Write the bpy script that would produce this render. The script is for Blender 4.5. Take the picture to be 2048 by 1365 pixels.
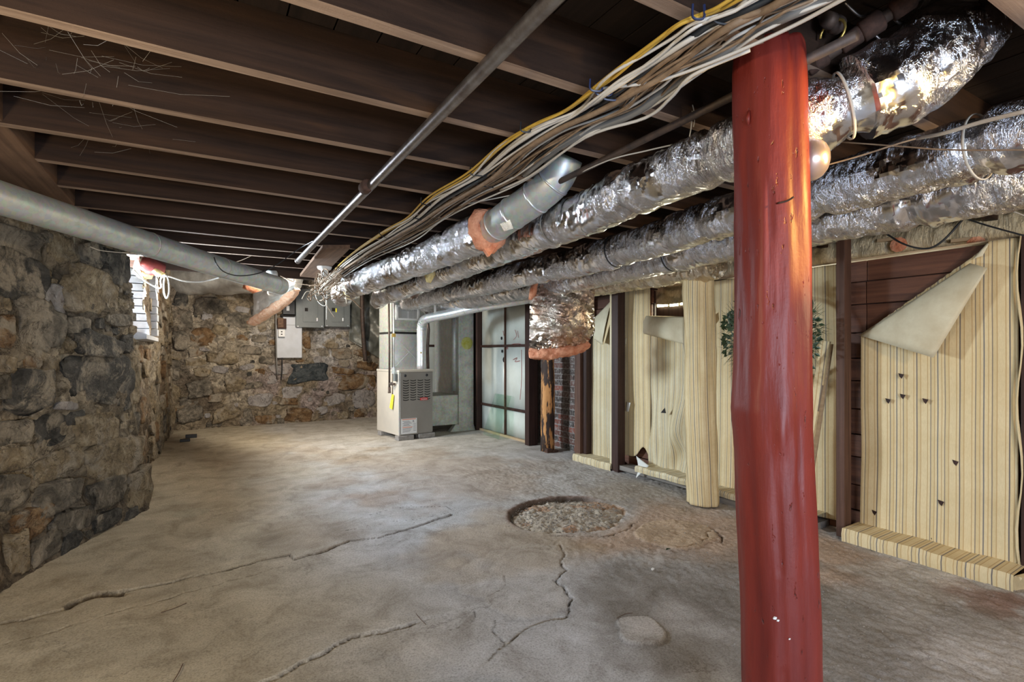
import bpy, math, random
import numpy as np
from mathutils import Vector, Matrix
random.seed(7); rng=np.random.default_rng(7)
C=bpy.context.scene.collection
for o in list(bpy.data.objects): bpy.data.objects.remove(o)

# ------------------------------------------------------------ camera
F=1020.0;CX=1024.0;HY=703.0;H=1.25
YAW=math.atan(624/1020);S_,C_=math.sin(YAW),math.cos(YAW)
cam=bpy.data.objects.new('camera',bpy.data.cameras.new('camera'));C.objects.link(cam)
cam.location=(0,0,H);cam.rotation_euler=(math.pi/2,0,-YAW)
cam.data.sensor_width=36;cam.data.lens=F/2048*36;cam.data.shift_y=(HY-682.5)/2048
cam.data.clip_start=.05
sc=bpy.context.scene;sc.camera=cam
sc.view_settings.view_transform='Standard';sc.view_settings.look='None'
sc.view_settings.gamma=1;sc.view_settings.use_curve_mapping=False
sc.view_settings.exposure=0.55
# ------------------------------------------------------------ world + lights
w=bpy.data.worlds.new('sky');sc.world=w;w.use_nodes=True
w.node_tree.nodes['Background'].inputs[0].default_value=(.75,.85,1,1)
w.node_tree.nodes['Background'].inputs[1].default_value=.9
def light(name,kind,loc,energy,color,target=None,size=1,size_y=None,spread=None):
    L=bpy.data.lights.new(name,kind);L.energy=energy;L.color=color
    if kind=='AREA':
        L.size=size
        if size_y: L.shape='RECTANGLE';L.size_y=size_y
        if spread: L.spread=spread
    else: L.shadow_soft_size=size
    o=bpy.data.objects.new(name,L);C.objects.link(o);o.location=loc
    if target is not None:
        o.rotation_euler=(Vector(target)-Vector(loc)).to_track_quat('-Z','Y').to_euler()
    return o
light('daylight_hatch','AREA',(0.0,-2.3,1.05),90,(.68,.81,1.0),(1.5,2.6,.3),1.6,.9)
light('daylight_window','AREA',(-.93,6.15,1.82),380,(.78,.88,1.0),(1.6,4.2,.8),.55,1.2)
light('crawlspace_daylight','AREA',(5.35,2.4,1.75),230,(1.0,.93,.68),(3.9,2.0,1.95),4.2,.5)
light('bulb_right','POINT',(2.6,-.5,1.6),40,(1.0,.76,.46),None,.05)
al=light('amber_lamp','SPOT',(1.82,.12,1.86),58,(1.0,.62,.16),(1.47,.88,1.74),.03);al.data.spot_size=math.radians(52);al.data.spot_blend=.5
light('bulb_left','POINT',(-.95,.9,1.5),44,(1.0,.84,.58),None,.06)
light('bulb_furnace','POINT',(1.0,6.9,2.2),125,(1.0,.91,.78),None,.08)

# ------------------------------------------------------------ pixel helpers (camera rays onto real planes)
def ray(x,y):
    l=(x-CX)/F;return np.array((S_+l*C_,C_-l*S_,-(y-HY)/F))
O=np.array((0,0,H))
def pd(x,y,d): return O+ray(x,y)*d
def pz(x,y,z): r=ray(x,y);return O+r*((z-H)/r[2])
def pX(x,y,X): r=ray(x,y);return O+r*(X/r[0])
def pY(x,y,Y): r=ray(x,y);return O+r*(Y/r[1])

# ------------------------------------------------------------ numpy noise
def _h(i,j,k):
    n=(i*374761393+j*668265263+k*2147483647)&0xffffffff
    n=((n^(n>>13))*1274126177)&0xffffffff
    return ((n^(n>>16))&0xffff)/65535.0
def vn(x,y,z=0.0):
    x,y,z=np.broadcast_arrays(np.asarray(x,float),np.asarray(y,float),np.asarray(z,float))
    i,j,k=np.floor(x).astype(np.int64),np.floor(y).astype(np.int64),np.floor(z).astype(np.int64)
    fx,fy,fz=x-i,y-j,z-k
    fx,fy,fz=[f*f*(3-2*f) for f in (fx,fy,fz)]
    r=0
    for a in (0,1):
        for b in (0,1):
            for c in (0,1):
                r=r+_h(i+a,j+b,k+c)*(fx if a else 1-fx)*(fy if b else 1-fy)*(fz if c else 1-fz)
    return r*2-1
def fbm(x,y,z=0.0,o=4):
    r=0;a=1
    for q in range(o):
        r=r+a*vn(np.asarray(x)*2**q+q*17.3,np.asarray(y)*2**q+q*5.1,np.asarray(z)*2**q+q*9.7);a*=.5
    return r

# ------------------------------------------------------------ mesh builder
class MB:
    def __init__(s): s.v=[];s.f=[];s.uv=None;s.n=0
    def add(s,v,f):
        b=s.n;v=[tuple(map(float,p)) for p in v];s.v+=v;s.n+=len(v)
        s.f+=[tuple(i+b for i in q) for q in f];return s
    def box(s,a,b,M=None):
        x0,y0,z0=a;x1,y1,z1=b
        v=[(x0,y0,z0),(x1,y0,z0),(x1,y1,z0),(x0,y1,z0),(x0,y0,z1),(x1,y0,z1),(x1,y1,z1),(x0,y1,z1)]
        if M is not None: v=[tuple(M@Vector(p)) for p in v]
        return s.add(v,[(0,3,2,1),(4,5,6,7),(0,1,5,4),(1,2,6,5),(2,3,7,6),(3,0,4,7)])
    def beam(s,p,q,w,h,up=(0,0,1)):
        p=Vector(p);q=Vector(q);d=(q-p);L=d.length;d.normalize();u=Vector(up);sd=d.cross(u).normalized();u=sd.cross(d)
        M=Matrix.Translation(p)@Matrix((sd,d,u)).transposed().to_4x4()
        return s.box((-w/2,0,-h/2),(w/2,L,h/2),M)
    def tube(s,path,r,n=8,cap=True,rad=None):
        P=np.array(path,float);m=len(P)
        T=np.gradient(P,axis=0);T/=np.linalg.norm(T,axis=1)[:,None]+1e-12
        up=np.array((0,0,1.)) if abs(T[0][2])<.9 else np.array((1.,0,0))
        A=np.cross(T[0],up);A/=np.linalg.norm(A)
        V=[];ang=np.arange(n)*2*math.pi/n
        for i in range(m):
            A=A-T[i]*A.dot(T[i]);A/=np.linalg.norm(A);B=np.cross(T[i],A)
            ri=r[i] if hasattr(r,'__len__') else r
            rr=np.full(n,ri)
            if rad is not None: rr=rr+rad(i,ang)
            for k in range(n): V.append(P[i]+rr[k]*(math.cos(ang[k])*A+math.sin(ang[k])*B))
        Fc=[(i*n+k,i*n+(k+1)%n,(i+1)*n+(k+1)%n,(i+1)*n+k) for i in range(m-1) for k in range(n)]
        if cap: Fc+=[tuple(range(n))[::-1],tuple((m-1)*n+k for k in range(n))]
        return s.add(V,Fc)
    def lathe(s,c,prof,n=24,axis='z'):
        V=[]
        for (r,z) in prof:
            for k in range(n):
                a=2*math.pi*k/n;x,y=r*math.cos(a),r*math.sin(a)
                V.append((c[0]+x,c[1]+y,c[2]+z) if axis=='z' else ((c[0]+z,c[1]+x,c[2]+y) if axis=='x' else (c[0]+x,c[1]+z,c[2]+y)))
        m=len(prof)
        return s.add(V,[(i*n+k,i*n+(k+1)%n,(i+1)*n+(k+1)%n,(i+1)*n+k) for i in range(m-1) for k in range(n)]+[tuple(range(n))[::-1],tuple((m-1)*n+k for k in range(n))])
    def prism(s,pts,vec):
        n=len(pts);P=[Vector(p) for p in pts];v=Vector(vec)
        return s.add(P+[p+v for p in P],[tuple(range(n))[::-1],tuple(range(n,2*n))]+[(i,(i+1)%n,n+(i+1)%n,n+i) for i in range(n)])
    def grid(s,V,nu,nv,mask=None):   # V array (nu*nv,3) index i*nv+j
        f=[(i*nv+j,(i+1)*nv+j,(i+1)*nv+j+1,i*nv+j+1) for i in range(nu-1) for j in range(nv-1) if mask is None or mask(i,j)]
        return s.add(V,f)
def worldloc(p):
    l=Vector((0,0,0))
    while p: l+=p.location;p=p.parent
    return l
def obj(name,mb,mat,parent=None,smooth=False,uv=None,bevel=0,solid=0,col=None,auto=None):
    me=bpy.data.meshes.new(name)
    off=worldloc(parent) if parent else Vector((0,0,0))
    if off.length>0: v=[(p[0]-off.x,p[1]-off.y,p[2]-off.z) for p in mb.v]
    else: v=mb.v
    me.from_pydata(v,[],mb.f);me.update()
    ms=mat if isinstance(mat,(list,tuple)) else [mat]
    for m in ms: me.materials.append(m)
    if smooth: me.polygons.foreach_set('use_smooth',[True]*len(me.polygons))
    if uv is not None:
        L=me.uv_layers.new(name='UVMap');idx=np.zeros(len(me.loops),int);me.loops.foreach_get('vertex_index',idx)
        L.data.foreach_set('uv',np.asarray(uv,float)[idx].ravel())
    if col is not None:
        a=me.color_attributes.new('Col','FLOAT_COLOR','POINT')
        cc=np.ones((len(v),4));cc[:,:3]=col;a.data.foreach_set('color',cc.ravel())
    o=bpy.data.objects.new(name,me);C.objects.link(o)
    if parent: o.parent=parent
    if bevel:
        b=o.modifiers.new('bevel','BEVEL');b.width=bevel;b.segments=2;b.limit_method='ANGLE'
    if solid:
        b=o.modifiers.new('solid','SOLIDIFY');b.thickness=solid;b.offset=0
    if auto is not None:
        me.polygons.foreach_set('use_smooth',[True]*len(me.polygons))
        me.set_sharp_from_angle(angle=auto)
    return o
def tag(o,label=None,cat=None,group=None,kind=None):
    if label:o['label']=label
    if cat:o['category']=cat
    if group:o['group']=group
    if kind:o['kind']=kind
    return o
def thing(name,label,cat,loc,group=None):
    o=bpy.data.objects.new(name,None);C.objects.link(o);o.location=tuple(map(float,loc));o.empty_display_size=.05
    return tag(o,label,cat,group)
def share(name,src,parent,offset,rot=None):
    o=bpy.data.objects.new(name,src.data);C.objects.link(o);o.parent=parent;o.location=offset
    if rot:o.rotation_euler=rot
    return o
def crom(pts,n=8):
    P=[np.array(p,float) for p in pts];P=[2*P[0]-P[1]]+P+[2*P[-1]-P[-2]];out=[]
    for i in range(1,len(P)-2):
        for k in range(n):
            t=k/n;a,b,c,d=P[i-1],P[i],P[i+1],P[i+2]
            out.append(.5*((2*b)+(-a+c)*t+(2*a-5*b+4*c-d)*t*t+(-a+3*b-3*c+d)*t**3))
    out.append(P[-2]);return np.array(out)

# ------------------------------------------------------------ materials
def mat(name,rough=.8,metal=0.0,spec=.5):
    m=bpy.data.materials.new(name);m.use_nodes=True;b=m.node_tree.nodes['Principled BSDF']
    b.inputs['Roughness'].default_value=rough;b.inputs['Metallic'].default_value=metal
    b.inputs['Specular IOR Level'].default_value=spec
    return m,m.node_tree,b
def nd(nt,t,**k):
    n=nt.nodes.new(t)
    for a,v in k.items():
        if a in n.inputs.keys() if hasattr(n.inputs,'keys') else False: n.inputs[a].default_value=v
        else: setattr(n,a,v)
    return n
def noise(nt,scale,detail=6,rough=.6,vec=None,stretch=None,dist=0,src='Object'):
    n=nt.nodes.new('ShaderNodeTexNoise');n.inputs['Scale'].default_value=scale;n.inputs['Detail'].default_value=detail
    n.inputs['Roughness'].default_value=rough;n.inputs['Distortion'].default_value=dist
    tc=nt.nodes.new('ShaderNodeNewGeometry') if src=='World' else nt.nodes.new('ShaderNodeTexCoord')
    out=tc.outputs['Position'] if src=='World' else tc.outputs[src]
    if stretch:
        mp=nt.nodes.new('ShaderNodeMapping');mp.inputs['Scale'].default_value=stretch;nt.links.new(out,mp.inputs[0]);out=mp.outputs[0]
    nt.links.new(out,n.inputs['Vector']);return n.outputs['Fac']
def ramp(nt,fac,stops):
    r=nt.nodes.new('ShaderNodeValToRGB');e=r.color_ramp.elements
    while len(e)<len(stops): e.new(.5)
    for q,(p,c) in zip(e,stops): q.position=p;q.color=(*c,1) if len(c)==3 else c
    nt.links.new(fac,r.inputs[0]);return r.outputs[0]
def mixc(nt,fac,a,b,mode='MIX'):
    m=nt.nodes.new('ShaderNodeMix');m.data_type='RGBA';m.blend_type=mode
    for s,i in ((fac,0),(a,6),(b,7)):
        if isinstance(s,(int,float)): m.inputs[i].default_value=s
        elif isinstance(s,tuple): m.inputs[i].default_value=(*s,1)
        else: nt.links.new(s,m.inputs[i])
    return m.outputs[2]
def bump(nt,b,h,strength=.5,dist=.01,prev=None):
    n=nt.nodes.new('ShaderNodeBump');n.inputs['Strength'].default_value=strength;n.inputs['Distance'].default_value=dist
    nt.links.new(h,n.inputs['Height'])
    if prev: nt.links.new(prev,n.inputs['Normal'])
    nt.links.new(n.outputs[0],b.inputs['Normal']);return n.outputs[0]
def simple(name,c,rough=.6,metal=0,c2=None,scale=8,bs=0,bd=.003,stretch=None,spec=.5,lo=.35,hi=.65):
    m,nt,b=mat(name,rough,metal,spec)
    if c2:
        f=noise(nt,scale,6,.65,stretch=stretch);nt.links.new(ramp(nt,f,[(lo,c),(hi,c2)]),b.inputs['Base Color'])
        if bs: bump(nt,b,f,bs,bd)
    else: b.inputs['Base Color'].default_value=(*c,1)
    return m
def wood(name,c1,c2,axis='x',rough=.75,bs=.5,spec=.3,sc=1.0):
    st={'x':(1.2,28,28),'y':(28,1.2,28),'z':(28,28,1.2)}[axis]
    st=tuple(a*sc for a in st)
    m,nt,b=mat(name,rough,0,spec)
    f=noise(nt,1,6,.6,stretch=st,src='World',dist=.4);g=noise(nt,3,4,.6,src='World')
    col=ramp(nt,f,[(.3,c1),(.7,c2)])
    col=mixc(nt,.5,col,ramp(nt,g,[(.3,(.45,.45,.45)),(.7,(1.0,1.0,1.0))]),'MULTIPLY')
    nt.links.new(col,b.inputs['Base Color'])
    h=noise(nt,90,3,.7,src='World');n1=bump(nt,b,f,bs,.004);bump(nt,b,h,.35,.002,n1);return m
M={}
M['joist']=wood('joist_wood_shaded',(.017,.008,.0045),(.050,.024,.013),'x',.85)  # wood darkened so the joist sides read as shaded
M['sawn_lit']=wood('sawn_edge_wood_lit',(.24,.16,.115),(.52,.37,.27),'x',.9,.8)  # sawn undersides, lightened to paint in the bounce from the floor
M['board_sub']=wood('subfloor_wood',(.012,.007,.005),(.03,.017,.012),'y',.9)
M['beam']=wood('beam_wood',(.12,.07,.045),(.27,.16,.10),'y',.85)
M['darkstud']=wood('dark_stud',(.022,.010,.008),(.065,.03,.022),'z',.55)
M['brownstud']=wood('brown_stud',(.06,.028,.018),(.15,.075,.05),'z',.6)
M['plank']=wood('wall_plank',(.055,.022,.014),(.17,.07,.04),'y',.6)
M['pale']=wood('pale_wood',(.42,.30,.18),(.62,.47,.30),'y',.7)
M['shelfwood']=wood('gray_wood',(.17,.15,.13),(.32,.29,.26),'y',.8)
def foil(name,base=(.80,.80,.83),r=.12,bs=.7,tint=None,sc=20):
    m,nt,b=mat(name,r,1.0)
    f=noise(nt,1,4,.7,src='World',dist=1.2,stretch=(sc*.8,sc*2.2,sc*.8));g=noise(nt,5,4,.6,src='World')
    f2=noise(nt,sc*3.2,3,.7,src='World',dist=2.0)
    rd=ramp(nt,f,[(.30,(.2,.2,.2)),(.46,(.55,.55,.55)),(.5,(1,1,1)),(.54,(.5,.5,.5)),(.7,(0,0,0))])
    rd2=ramp(nt,f2,[(.35,(0,0,0)),(.5,(1,1,1)),(.65,(0,0,0))])
    k=ramp(nt,noise(nt,3.3,4,.6,src='World'),[(.44,(.0,)*3),(.6,(1,)*3)])
    c2=tint or tuple(x*.7 for x in base)
    nt.links.new(ramp(nt,g,[(.35,base),(.7,c2)]),b.inputs['Base Color'])
    nt.links.new(ramp(nt,g,[(.3,(r,r,r)),(.75,(r+.16,)*3)]),b.inputs['Roughness'])
    n1=bump(nt,b,mixc(nt,1.0,rd,k,'MULTIPLY'),bs,.010);bump(nt,b,mixc(nt,1.0,rd2,k,'MULTIPLY'),bs*.35,.003,n1);return m
M['foil']=foil('foil_wrap')
M['foil_dull']=foil('dull_foil',(.55,.55,.52),.35,.5,(.38,.36,.33))
M['foil_gold']=foil('warm_foil',(.84,.78,.64),.2,.6,(.66,.54,.40))
M['foil_copper_refl']=foil('copper_reflection_foil',(.62,.58,.52),.16,.6,(.45,.27,.18))  # copper tint paints reflections into the silver foil
def galv(name,c=(.68,.72,.71),r=.40,c2=(.54,.58,.58),bs=.05):
    m,nt,b=mat(name,r,.65)
    v=nt.nodes.new('ShaderNodeTexVoronoi');v.inputs['Scale'].default_value=45;ge=nt.nodes.new('ShaderNodeNewGeometry');nt.links.new(ge.outputs['Position'],v.inputs['Vector'])
    g=noise(nt,7,5,.7,src='World')
    col=mixc(nt,.25,ramp(nt,g,[(.35,c),(.65,c2)]),v.outputs['Color'],'SOFT_LIGHT')
    nt.links.new(col,b.inputs['Base Color']);nt.links.new(ramp(nt,g,[(.3,(r,r,r)),(.7,(r+.2,)*3)]),b.inputs['Roughness'])
    if bs: bump(nt,b,noise(nt,5,3,.5,src='World'),bs,.01)
    return m
M['galv']=galv('galvanised_steel')
M['galv_pale']=galv('dusty_galvanised',(.60,.62,.56),.55,(.46,.47,.42))
M['galv_bright']=galv('bright_galvanised',(.78,.8,.8),.28,(.62,.64,.65))
M['iron']=simple('iron_pipe',(.30,.28,.27),.38,.85,(.16,.13,.12),14,.15)
M['iron_dark']=simple('dark_pipe',(.06,.045,.04),.6,.4,(.12,.08,.06),20,.2)
M['rust']=simple('rusty_iron',(.11,.055,.038),.85,.3,(.05,.028,.02),40,.4)
M['pinkwool']=simple('pink_insulation',(.60,.20,.10),1,0,(.85,.42,.26),18,1,.02)
M['film']=simple('silver_film',(.72,.71,.67),.35,.3,(.5,.49,.46),9,.5,.02)
M['film_gold']=simple('pale_gold_film',(.80,.72,.52),.32,.5,(.62,.52,.34),22,.9,.02,stretch=(1,2.6,1))
M['palewool']=simple('pale_pink_insulation',(.80,.42,.26),1,0,(.92,.66,.48),24,1,.02)
M['yellowwool']=simple('yellow_insulation',(.55,.42,.16),1,0,(.8,.68,.36),30,1,.01)
M['white_p']=simple('white_plastic',(.8,.8,.78),.45)
M['black_p']=simple('black_rubber',(.012,.012,.014),.5)
M['blue_p']=simple('blue_clip',(.02,.03,.09),.4)
M['cab_y']=simple('yellow_cable',(.55,.34,.05),.5)
M['cab_w']=simple('white_cable',(.60,.56,.50),.5)
M['cab_g']=simple('grey_cable',(.20,.19,.175),.5)
M['cab_t']=simple('tan_cable',(.30,.20,.12),.65,0,(.17,.11,.065),22)
M['cab_b']=simple('armoured_cable',(.05,.055,.06),.35,.5)
M['panel_grey']=simple('panel_grey_paint',(.13,.145,.145),.45,0,(.18,.195,.19),3)
M['board_white']=simple('painted_board',(.62,.64,.68),.5,0,(.52,.53,.55),4)
M['furn']=simple('furnace_paint',(.27,.25,.225),.42,.2,(.31,.29,.265),2)
M['furn_side']=simple('furnace_side_paint',(.62,.56,.47),.5,.1,(.55,.50,.43),3)
M['slot']=simple('dark_slot',(.02,.017,.015),.9)
M['red_badge']=simple('red_badge',(.6,.03,.03),.4)
M['label_w']=simple('label_paper',(.78,.78,.78),.6)
M['label_b']=simple('label_print',(.1,.1,.13),.7)
M['label_o']=simple('label_orange',(.75,.16,.04),.6)
M['yellow_tag']=simple('yellow_tag',(.85,.78,.05),.7)
M['brass']=simple('brass',(.6,.42,.12),.4,.8)
M['conc_block']=simple('cement_block',(.33,.31,.29),.95,0,(.22,.2,.18),25,.6)
M['wpanel']=simple('white_panel',(.66,.70,.66),.35,.1,(.55,.58,.53),2.5,.05)
M['soot']=simple('soot',(.01,.01,.01),.9)
M['scrib']=simple('red_scribble',(.30,.04,.03),.7)
M['flashy']=simple('yellow_paint_spot',(.36,.34,.03),.6,0,(.48,.5,.2),12)
M['leaf']=simple('leaf_green',(.012,.03,.012),.5,0,(.03,.06,.02),20)
M['needle']=simple('needle_green',(.02,.035,.012),.6,0,(.05,.06,.02),20)
M['cobweb']=simple('cobweb',(.35,.32,.28),1)
M['twig']=simple('twig',(.10,.05,.03),.9)
M['duct_tape']=simple('duct_tape',(.42,.43,.44),.45,.5)
M['string']=simple('string',(.62,.55,.45),.9)
M['charblock']=simple('char_block',(.015,.014,.013),.6)
M['winpaint']=simple('white_brick_paint',(.45,.46,.48),.7,0,(.6,.61,.63),14,.8)
M['redbrick']=simple('red_masonry',(.28,.05,.04),.8,0,(.18,.03,.03),14,.4)
m,nt,b=mat('clear_glass',.03);nt.nodes.remove(b);tr_=nt.nodes.new('ShaderNodeBsdfTransparent');tr_.inputs[0].default_value=(.90,.97,.93,1);gs=nt.nodes.new('ShaderNodeBsdfGlossy');gs.inputs['Roughness'].default_value=.05
mx=nt.nodes.new('ShaderNodeMixShader');mx.inputs[0].default_value=.07;nt.links.new(tr_.outputs[0],mx.inputs[1]);nt.links.new(gs.outputs[0],mx.inputs[2]);nt.links.new(mx.outputs[0],nt.nodes['Material Output'].inputs[0]);M['glass']=m
m,nt,b=mat('window_glow',.5);b.inputs['Emission Color'].default_value=(1,1,.62,1);b.inputs['Emission Strength'].default_value=9;M['glow']=m
m,nt,b=mat('bulb_glow',.5);b.inputs['Emission Color'].default_value=(1,.8,.5,1);b.inputs['Emission Strength'].default_value=12;M['bulb']=m
m,nt,b=mat('lamp_reflector',.3,.7);b.inputs['Base Color'].default_value=(.52,.42,.40,1);M['lampglass']=m
# plastic sheet
M['sheet']=simple('grey_plastic_sheet',(.10,.105,.09),.4,.2,(.2,.2,.17),5,.6,.02)
# red paint with pits and cracks
m,nt,b=mat('red_post_paint',.46,0,.4)
f=noise(nt,1,5,.6,stretch=(9,9,1.2),src='World');g=noise(nt,30,4,.7,src='World')
col=ramp(nt,f,[(.3,(.12,.013,.010)),(.7,(.24,.030,.018))])
pit=noise(nt,1,3,.6,stretch=(60,60,22),src='World')
col=mixc(nt,ramp(nt,pit,[(.70,(0,0,0)),(.74,(1,1,1))]),col,(.05,.012,.01))
nt.links.new(col,b.inputs['Base Color'])
n1=bump(nt,b,f,.5,.012);n2=bump(nt,b,g,.25,.003,n1);bump(nt,b,ramp(nt,pit,[(.66,(1,1,1)),(.74,(0,0,0))]),.7,.004,n2);M['redpost']=m
# peeling log
m,nt,b=mat('peeling_log',.75)
f=noise(nt,1,4,.6,stretch=(16,16,3.2),src='World')
nt.links.new(ramp(nt,f,[(.44,(.035,.02,.015)),(.5,(.05,.025,.015)),(.53,(.55,.25,.08)),(.8,(.66,.36,.14))]),b.inputs['Base Color']);bump(nt,b,f,.8,.01);M['log']=m
# brick
m,nt,b=mat('old_brick',.5)
oi=nt.nodes.new('ShaderNodeObjectInfo');f=noise(nt,30,5,.7,src='World')
col=ramp(nt,oi.outputs['Random'],[(0,(.045,.035,.03)),(.5,(.085,.055,.045)),(.85,(.15,.05,.035)),(1,(.24,.075,.05))])
col=mixc(nt,ramp(nt,f,[(.5,(0,0,0)),(.64,(1,1,1))]),col,(.27,.255,.24));nt.links.new(col,b.inputs['Base Color']);bump(nt,b,f,.5,.004);M['brick']=m
M['mortar']=simple('brick_mortar',(.20,.18,.17),.9,0,(.34,.31,.29),25,.5)
# striped wallpaper: stripes follow the UV map (metres)
def paper(name,base,dirty):
    m,nt,b=mat(name,.65,0,.25)
    uv=nt.nodes.new('ShaderNodeUVMap');sp=nt.nodes.new('ShaderNodeSeparateXYZ');nt.links.new(uv.outputs[0],sp.inputs[0])
    def math_(op,a,b2=None):
        n=nt.nodes.new('ShaderNodeMath');n.operation=op
        for i,s in ((0,a),(1,b2)):
            if s is None: continue
            if isinstance(s,(int,float)): n.inputs[i].default_value=s
            else: nt.links.new(s,n.inputs[i])
        return n.outputs[0]
    def line(period,off,wd):
        t=math_('FRACT',math_('ADD',math_('DIVIDE',sp.outputs[0],period),off))
        return math_('LESS_THAN',math_('ABSOLUTE',math_('SUBTRACT',t,.5)),wd/period/2)
    g=noise(nt,4,5,.65,src='World');fine=noise(nt,1,3,.6,stretch=(1,230,40),src='World')
    col=ramp(nt,g,[(.3,base),(.75,dirty)])
    col=mixc(nt,.35,col,ramp(nt,fine,[(.3,(.72,.68,.6)),(.7,(1,1,1))]),'MULTIPLY')
    col=mixc(nt,math_('MULTIPLY',line(.072,.0,.018),.28),col,(.50,.36,.15))
    col=mixc(nt,math_('MULTIPLY',line(.036,.25,.0045),.7),col,(.45,.27,.11))
    col=mixc(nt,math_('MULTIPLY',line(.108,.6,.006),.85),col,(.12,.12,.14))
    col=mixc(nt,math_('MULTIPLY',line(.072,.15,.005),.8),col,(.16,.13,.12))
    nt.links.new(col,b.inputs['Base Color'])
    wv=nt.nodes.new('ShaderNodeTexWave');wv.bands_direction='Z';wv.inputs['Scale'].default_value=55;ge=nt.nodes.new('ShaderNodeNewGeometry');nt.links.new(ge.outputs['Position'],wv.inputs[0])
    n1=bump(nt,b,wv.outputs['Fac'],.12,.002);bump(nt,b,g,.35,.03,n1);return m
M['paper']=paper('striped_wallpaper',(.76,.63,.39),(.64,.50,.28))
M['paper_white']=paper('faded_striped_wallpaper',(.74,.68,.50),(.62,.52,.32))
M['paperback']=simple('wallpaper_back',(.66,.60,.44),.7,0,(.54,.46,.31),6,.15)
M['rawpaper']=simple('torn_paper_white',(.72,.72,.68),.7)
# stones and mortar
def stone(name,cs,mort=(.40,.335,.25)):
    m,nt,b=mat(name,.85,0,.35)
    f=noise(nt,9,8,.7,src='World',dist=.6);g=noise(nt,3.2,6,.65,src='World',dist=1.0);fine=noise(nt,70,4,.7,src='World')
    col=ramp(nt,f,[(.32,cs[0]),(.5,cs[1]),(.68,cs[2])])
    col=mixc(nt,ramp(nt,g,[(.50,(0,0,0)),(.60,(1,1,1))]),col,mort)
    col=mixc(nt,.5,col,ramp(nt,fine,[(.3,(.5,.5,.5)),(.7,(1.15,1.15,1.15))]),'MULTIPLY')
    nt.links.new(col,b.inputs['Base Color'])
    fl=noise(nt,4.5,7,.62,src='World',dist=1.4);ln=ramp(nt,fl,[(.478,(1,1,1)),(.492,(.18,.15,.12)),(.50,(1,1,1))])
    col=mixc(nt,.8,col,ln,'MULTIPLY');nt.links.new(col,b.inputs['Base Color'])
    n1=bump(nt,b,f,1.0,.06);n2=bump(nt,b,ln,.6,.01,n1);bump(nt,b,fine,.6,.006,n2);return m
ST=dict(dark=stone('dark_stone',[(.03,.028,.025),(.075,.068,.058),(.19,.17,.14)]),
 grey=stone('grey_stone',[(.06,.052,.04),(.19,.16,.12),(.40,.34,.26)]),
 tan=stone('tan_stone',[(.11,.08,.05),(.31,.235,.14),(.52,.43,.30)]),
 rust=stone('rust_stone',[(.07,.04,.02),(.24,.135,.06),(.40,.28,.16)]),
 blue=stone('blue_stone',[(.02,.026,.028),(.05,.06,.065),(.2,.2,.19)],(.10,.11,.11)),
 pale=stone('pale_stone',[(.25,.22,.2),(.4,.36,.33),(.55,.52,.5)],(.48,.42,.38)))
m,nt,b=mat('stone_wall_mortar',.9,0,.3)
at=nt.nodes.new('ShaderNodeAttribute');at.attribute_name='Col';f=noise(nt,10,9,.72,src='World',dist=.8);fine=noise(nt,60,5,.75,src='World')
col=mixc(nt,1.0,at.outputs['Color'],ramp(nt,f,[(.3,(.22,.19,.16)),(.46,(.75,.72,.68)),(.66,(1.5,1.46,1.4))]),'MULTIPLY')
col=mixc(nt,.5,col,ramp(nt,fine,[(.3,(.55,.55,.55)),(.7,(1.2,1.2,1.2))]),'MULTIPLY')
fl_=noise(nt,3.6,8,.64,src='World',dist=1.6);ln=ramp(nt,fl_,[(.47,(1,1,1)),(.488,(.15,.12,.10)),(.50,(1,1,1)),(.60,(1,1,1)),(.613,(.25,.2,.17)),(.62,(1,1,1))])
col=mixc(nt,.85,col,ln,'MULTIPLY');nt.links.new(col,b.inputs['Base Color']);n1=bump(nt,b,f,1.0,.07);n2=bump(nt,b,ln,.7,.012,n1);bump(nt,b,fine,.7,.008,n2);M['stonewall']=m
# floor
m,nt,b=mat('concrete_floor',.8,0,.35)
at=nt.nodes.new('ShaderNodeAttribute');at.attribute_name='Col'
f=noise(nt,4,9,.7,src='World',dist=.6);fine=noise(nt,110,4,.75,src='World');g2=noise(nt,1,5,.7,stretch=(12,55,12),src='World')
col=mixc(nt,1.0,at.outputs['Color'],ramp(nt,f,[(.3,(.60,.56,.51)),(.5,(.95,.94,.92)),(.7,(1.22,1.22,1.23))]),'MULTIPLY')
col=mixc(nt,.55,col,ramp(nt,fine,[(.34,(.40,.37,.34)),(.55,(1.2,1.2,1.2))]),'MULTIPLY')
vo=nt.nodes.new('ShaderNodeTexVoronoi');vo.feature='DISTANCE_TO_EDGE';vo.inputs['Scale'].default_value=1.1
ge=nt.nodes.new('ShaderNodeNewGeometry');nz=nt.nodes.new('ShaderNodeTexNoise');nz.inputs['Scale'].default_value=3.2;nz.inputs['Detail'].default_value=9;nz.inputs['Roughness'].default_value=.7
va=nt.nodes.new('ShaderNodeVectorMath');va.operation='SCALE';va.inputs['Scale'].default_value=.55;vb=nt.nodes.new('ShaderNodeVectorMath');vb.operation='ADD'
nt.links.new(ge.outputs['Position'],nz.inputs['Vector']);nt.links.new(nz.outputs['Color'],va.inputs[0]);nt.links.new(ge.outputs['Position'],vb.inputs[0]);nt.links.new(va.outputs[0],vb.inputs[1]);nt.links.new(vb.outputs[0],vo.inputs['Vector'])
hair=ramp(nt,vo.outputs['Distance'],[(0,(1,1,1)),(.006,(0,0,0))]);hair=mixc(nt,1.0,hair,ramp(nt,noise(nt,1.4,4,.6,src='World'),[(.45,(0,0,0)),(.6,(.75,)*3)]),'MULTIPLY')
col=mixc(nt,hair,col,(.09,.07,.055))
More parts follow.
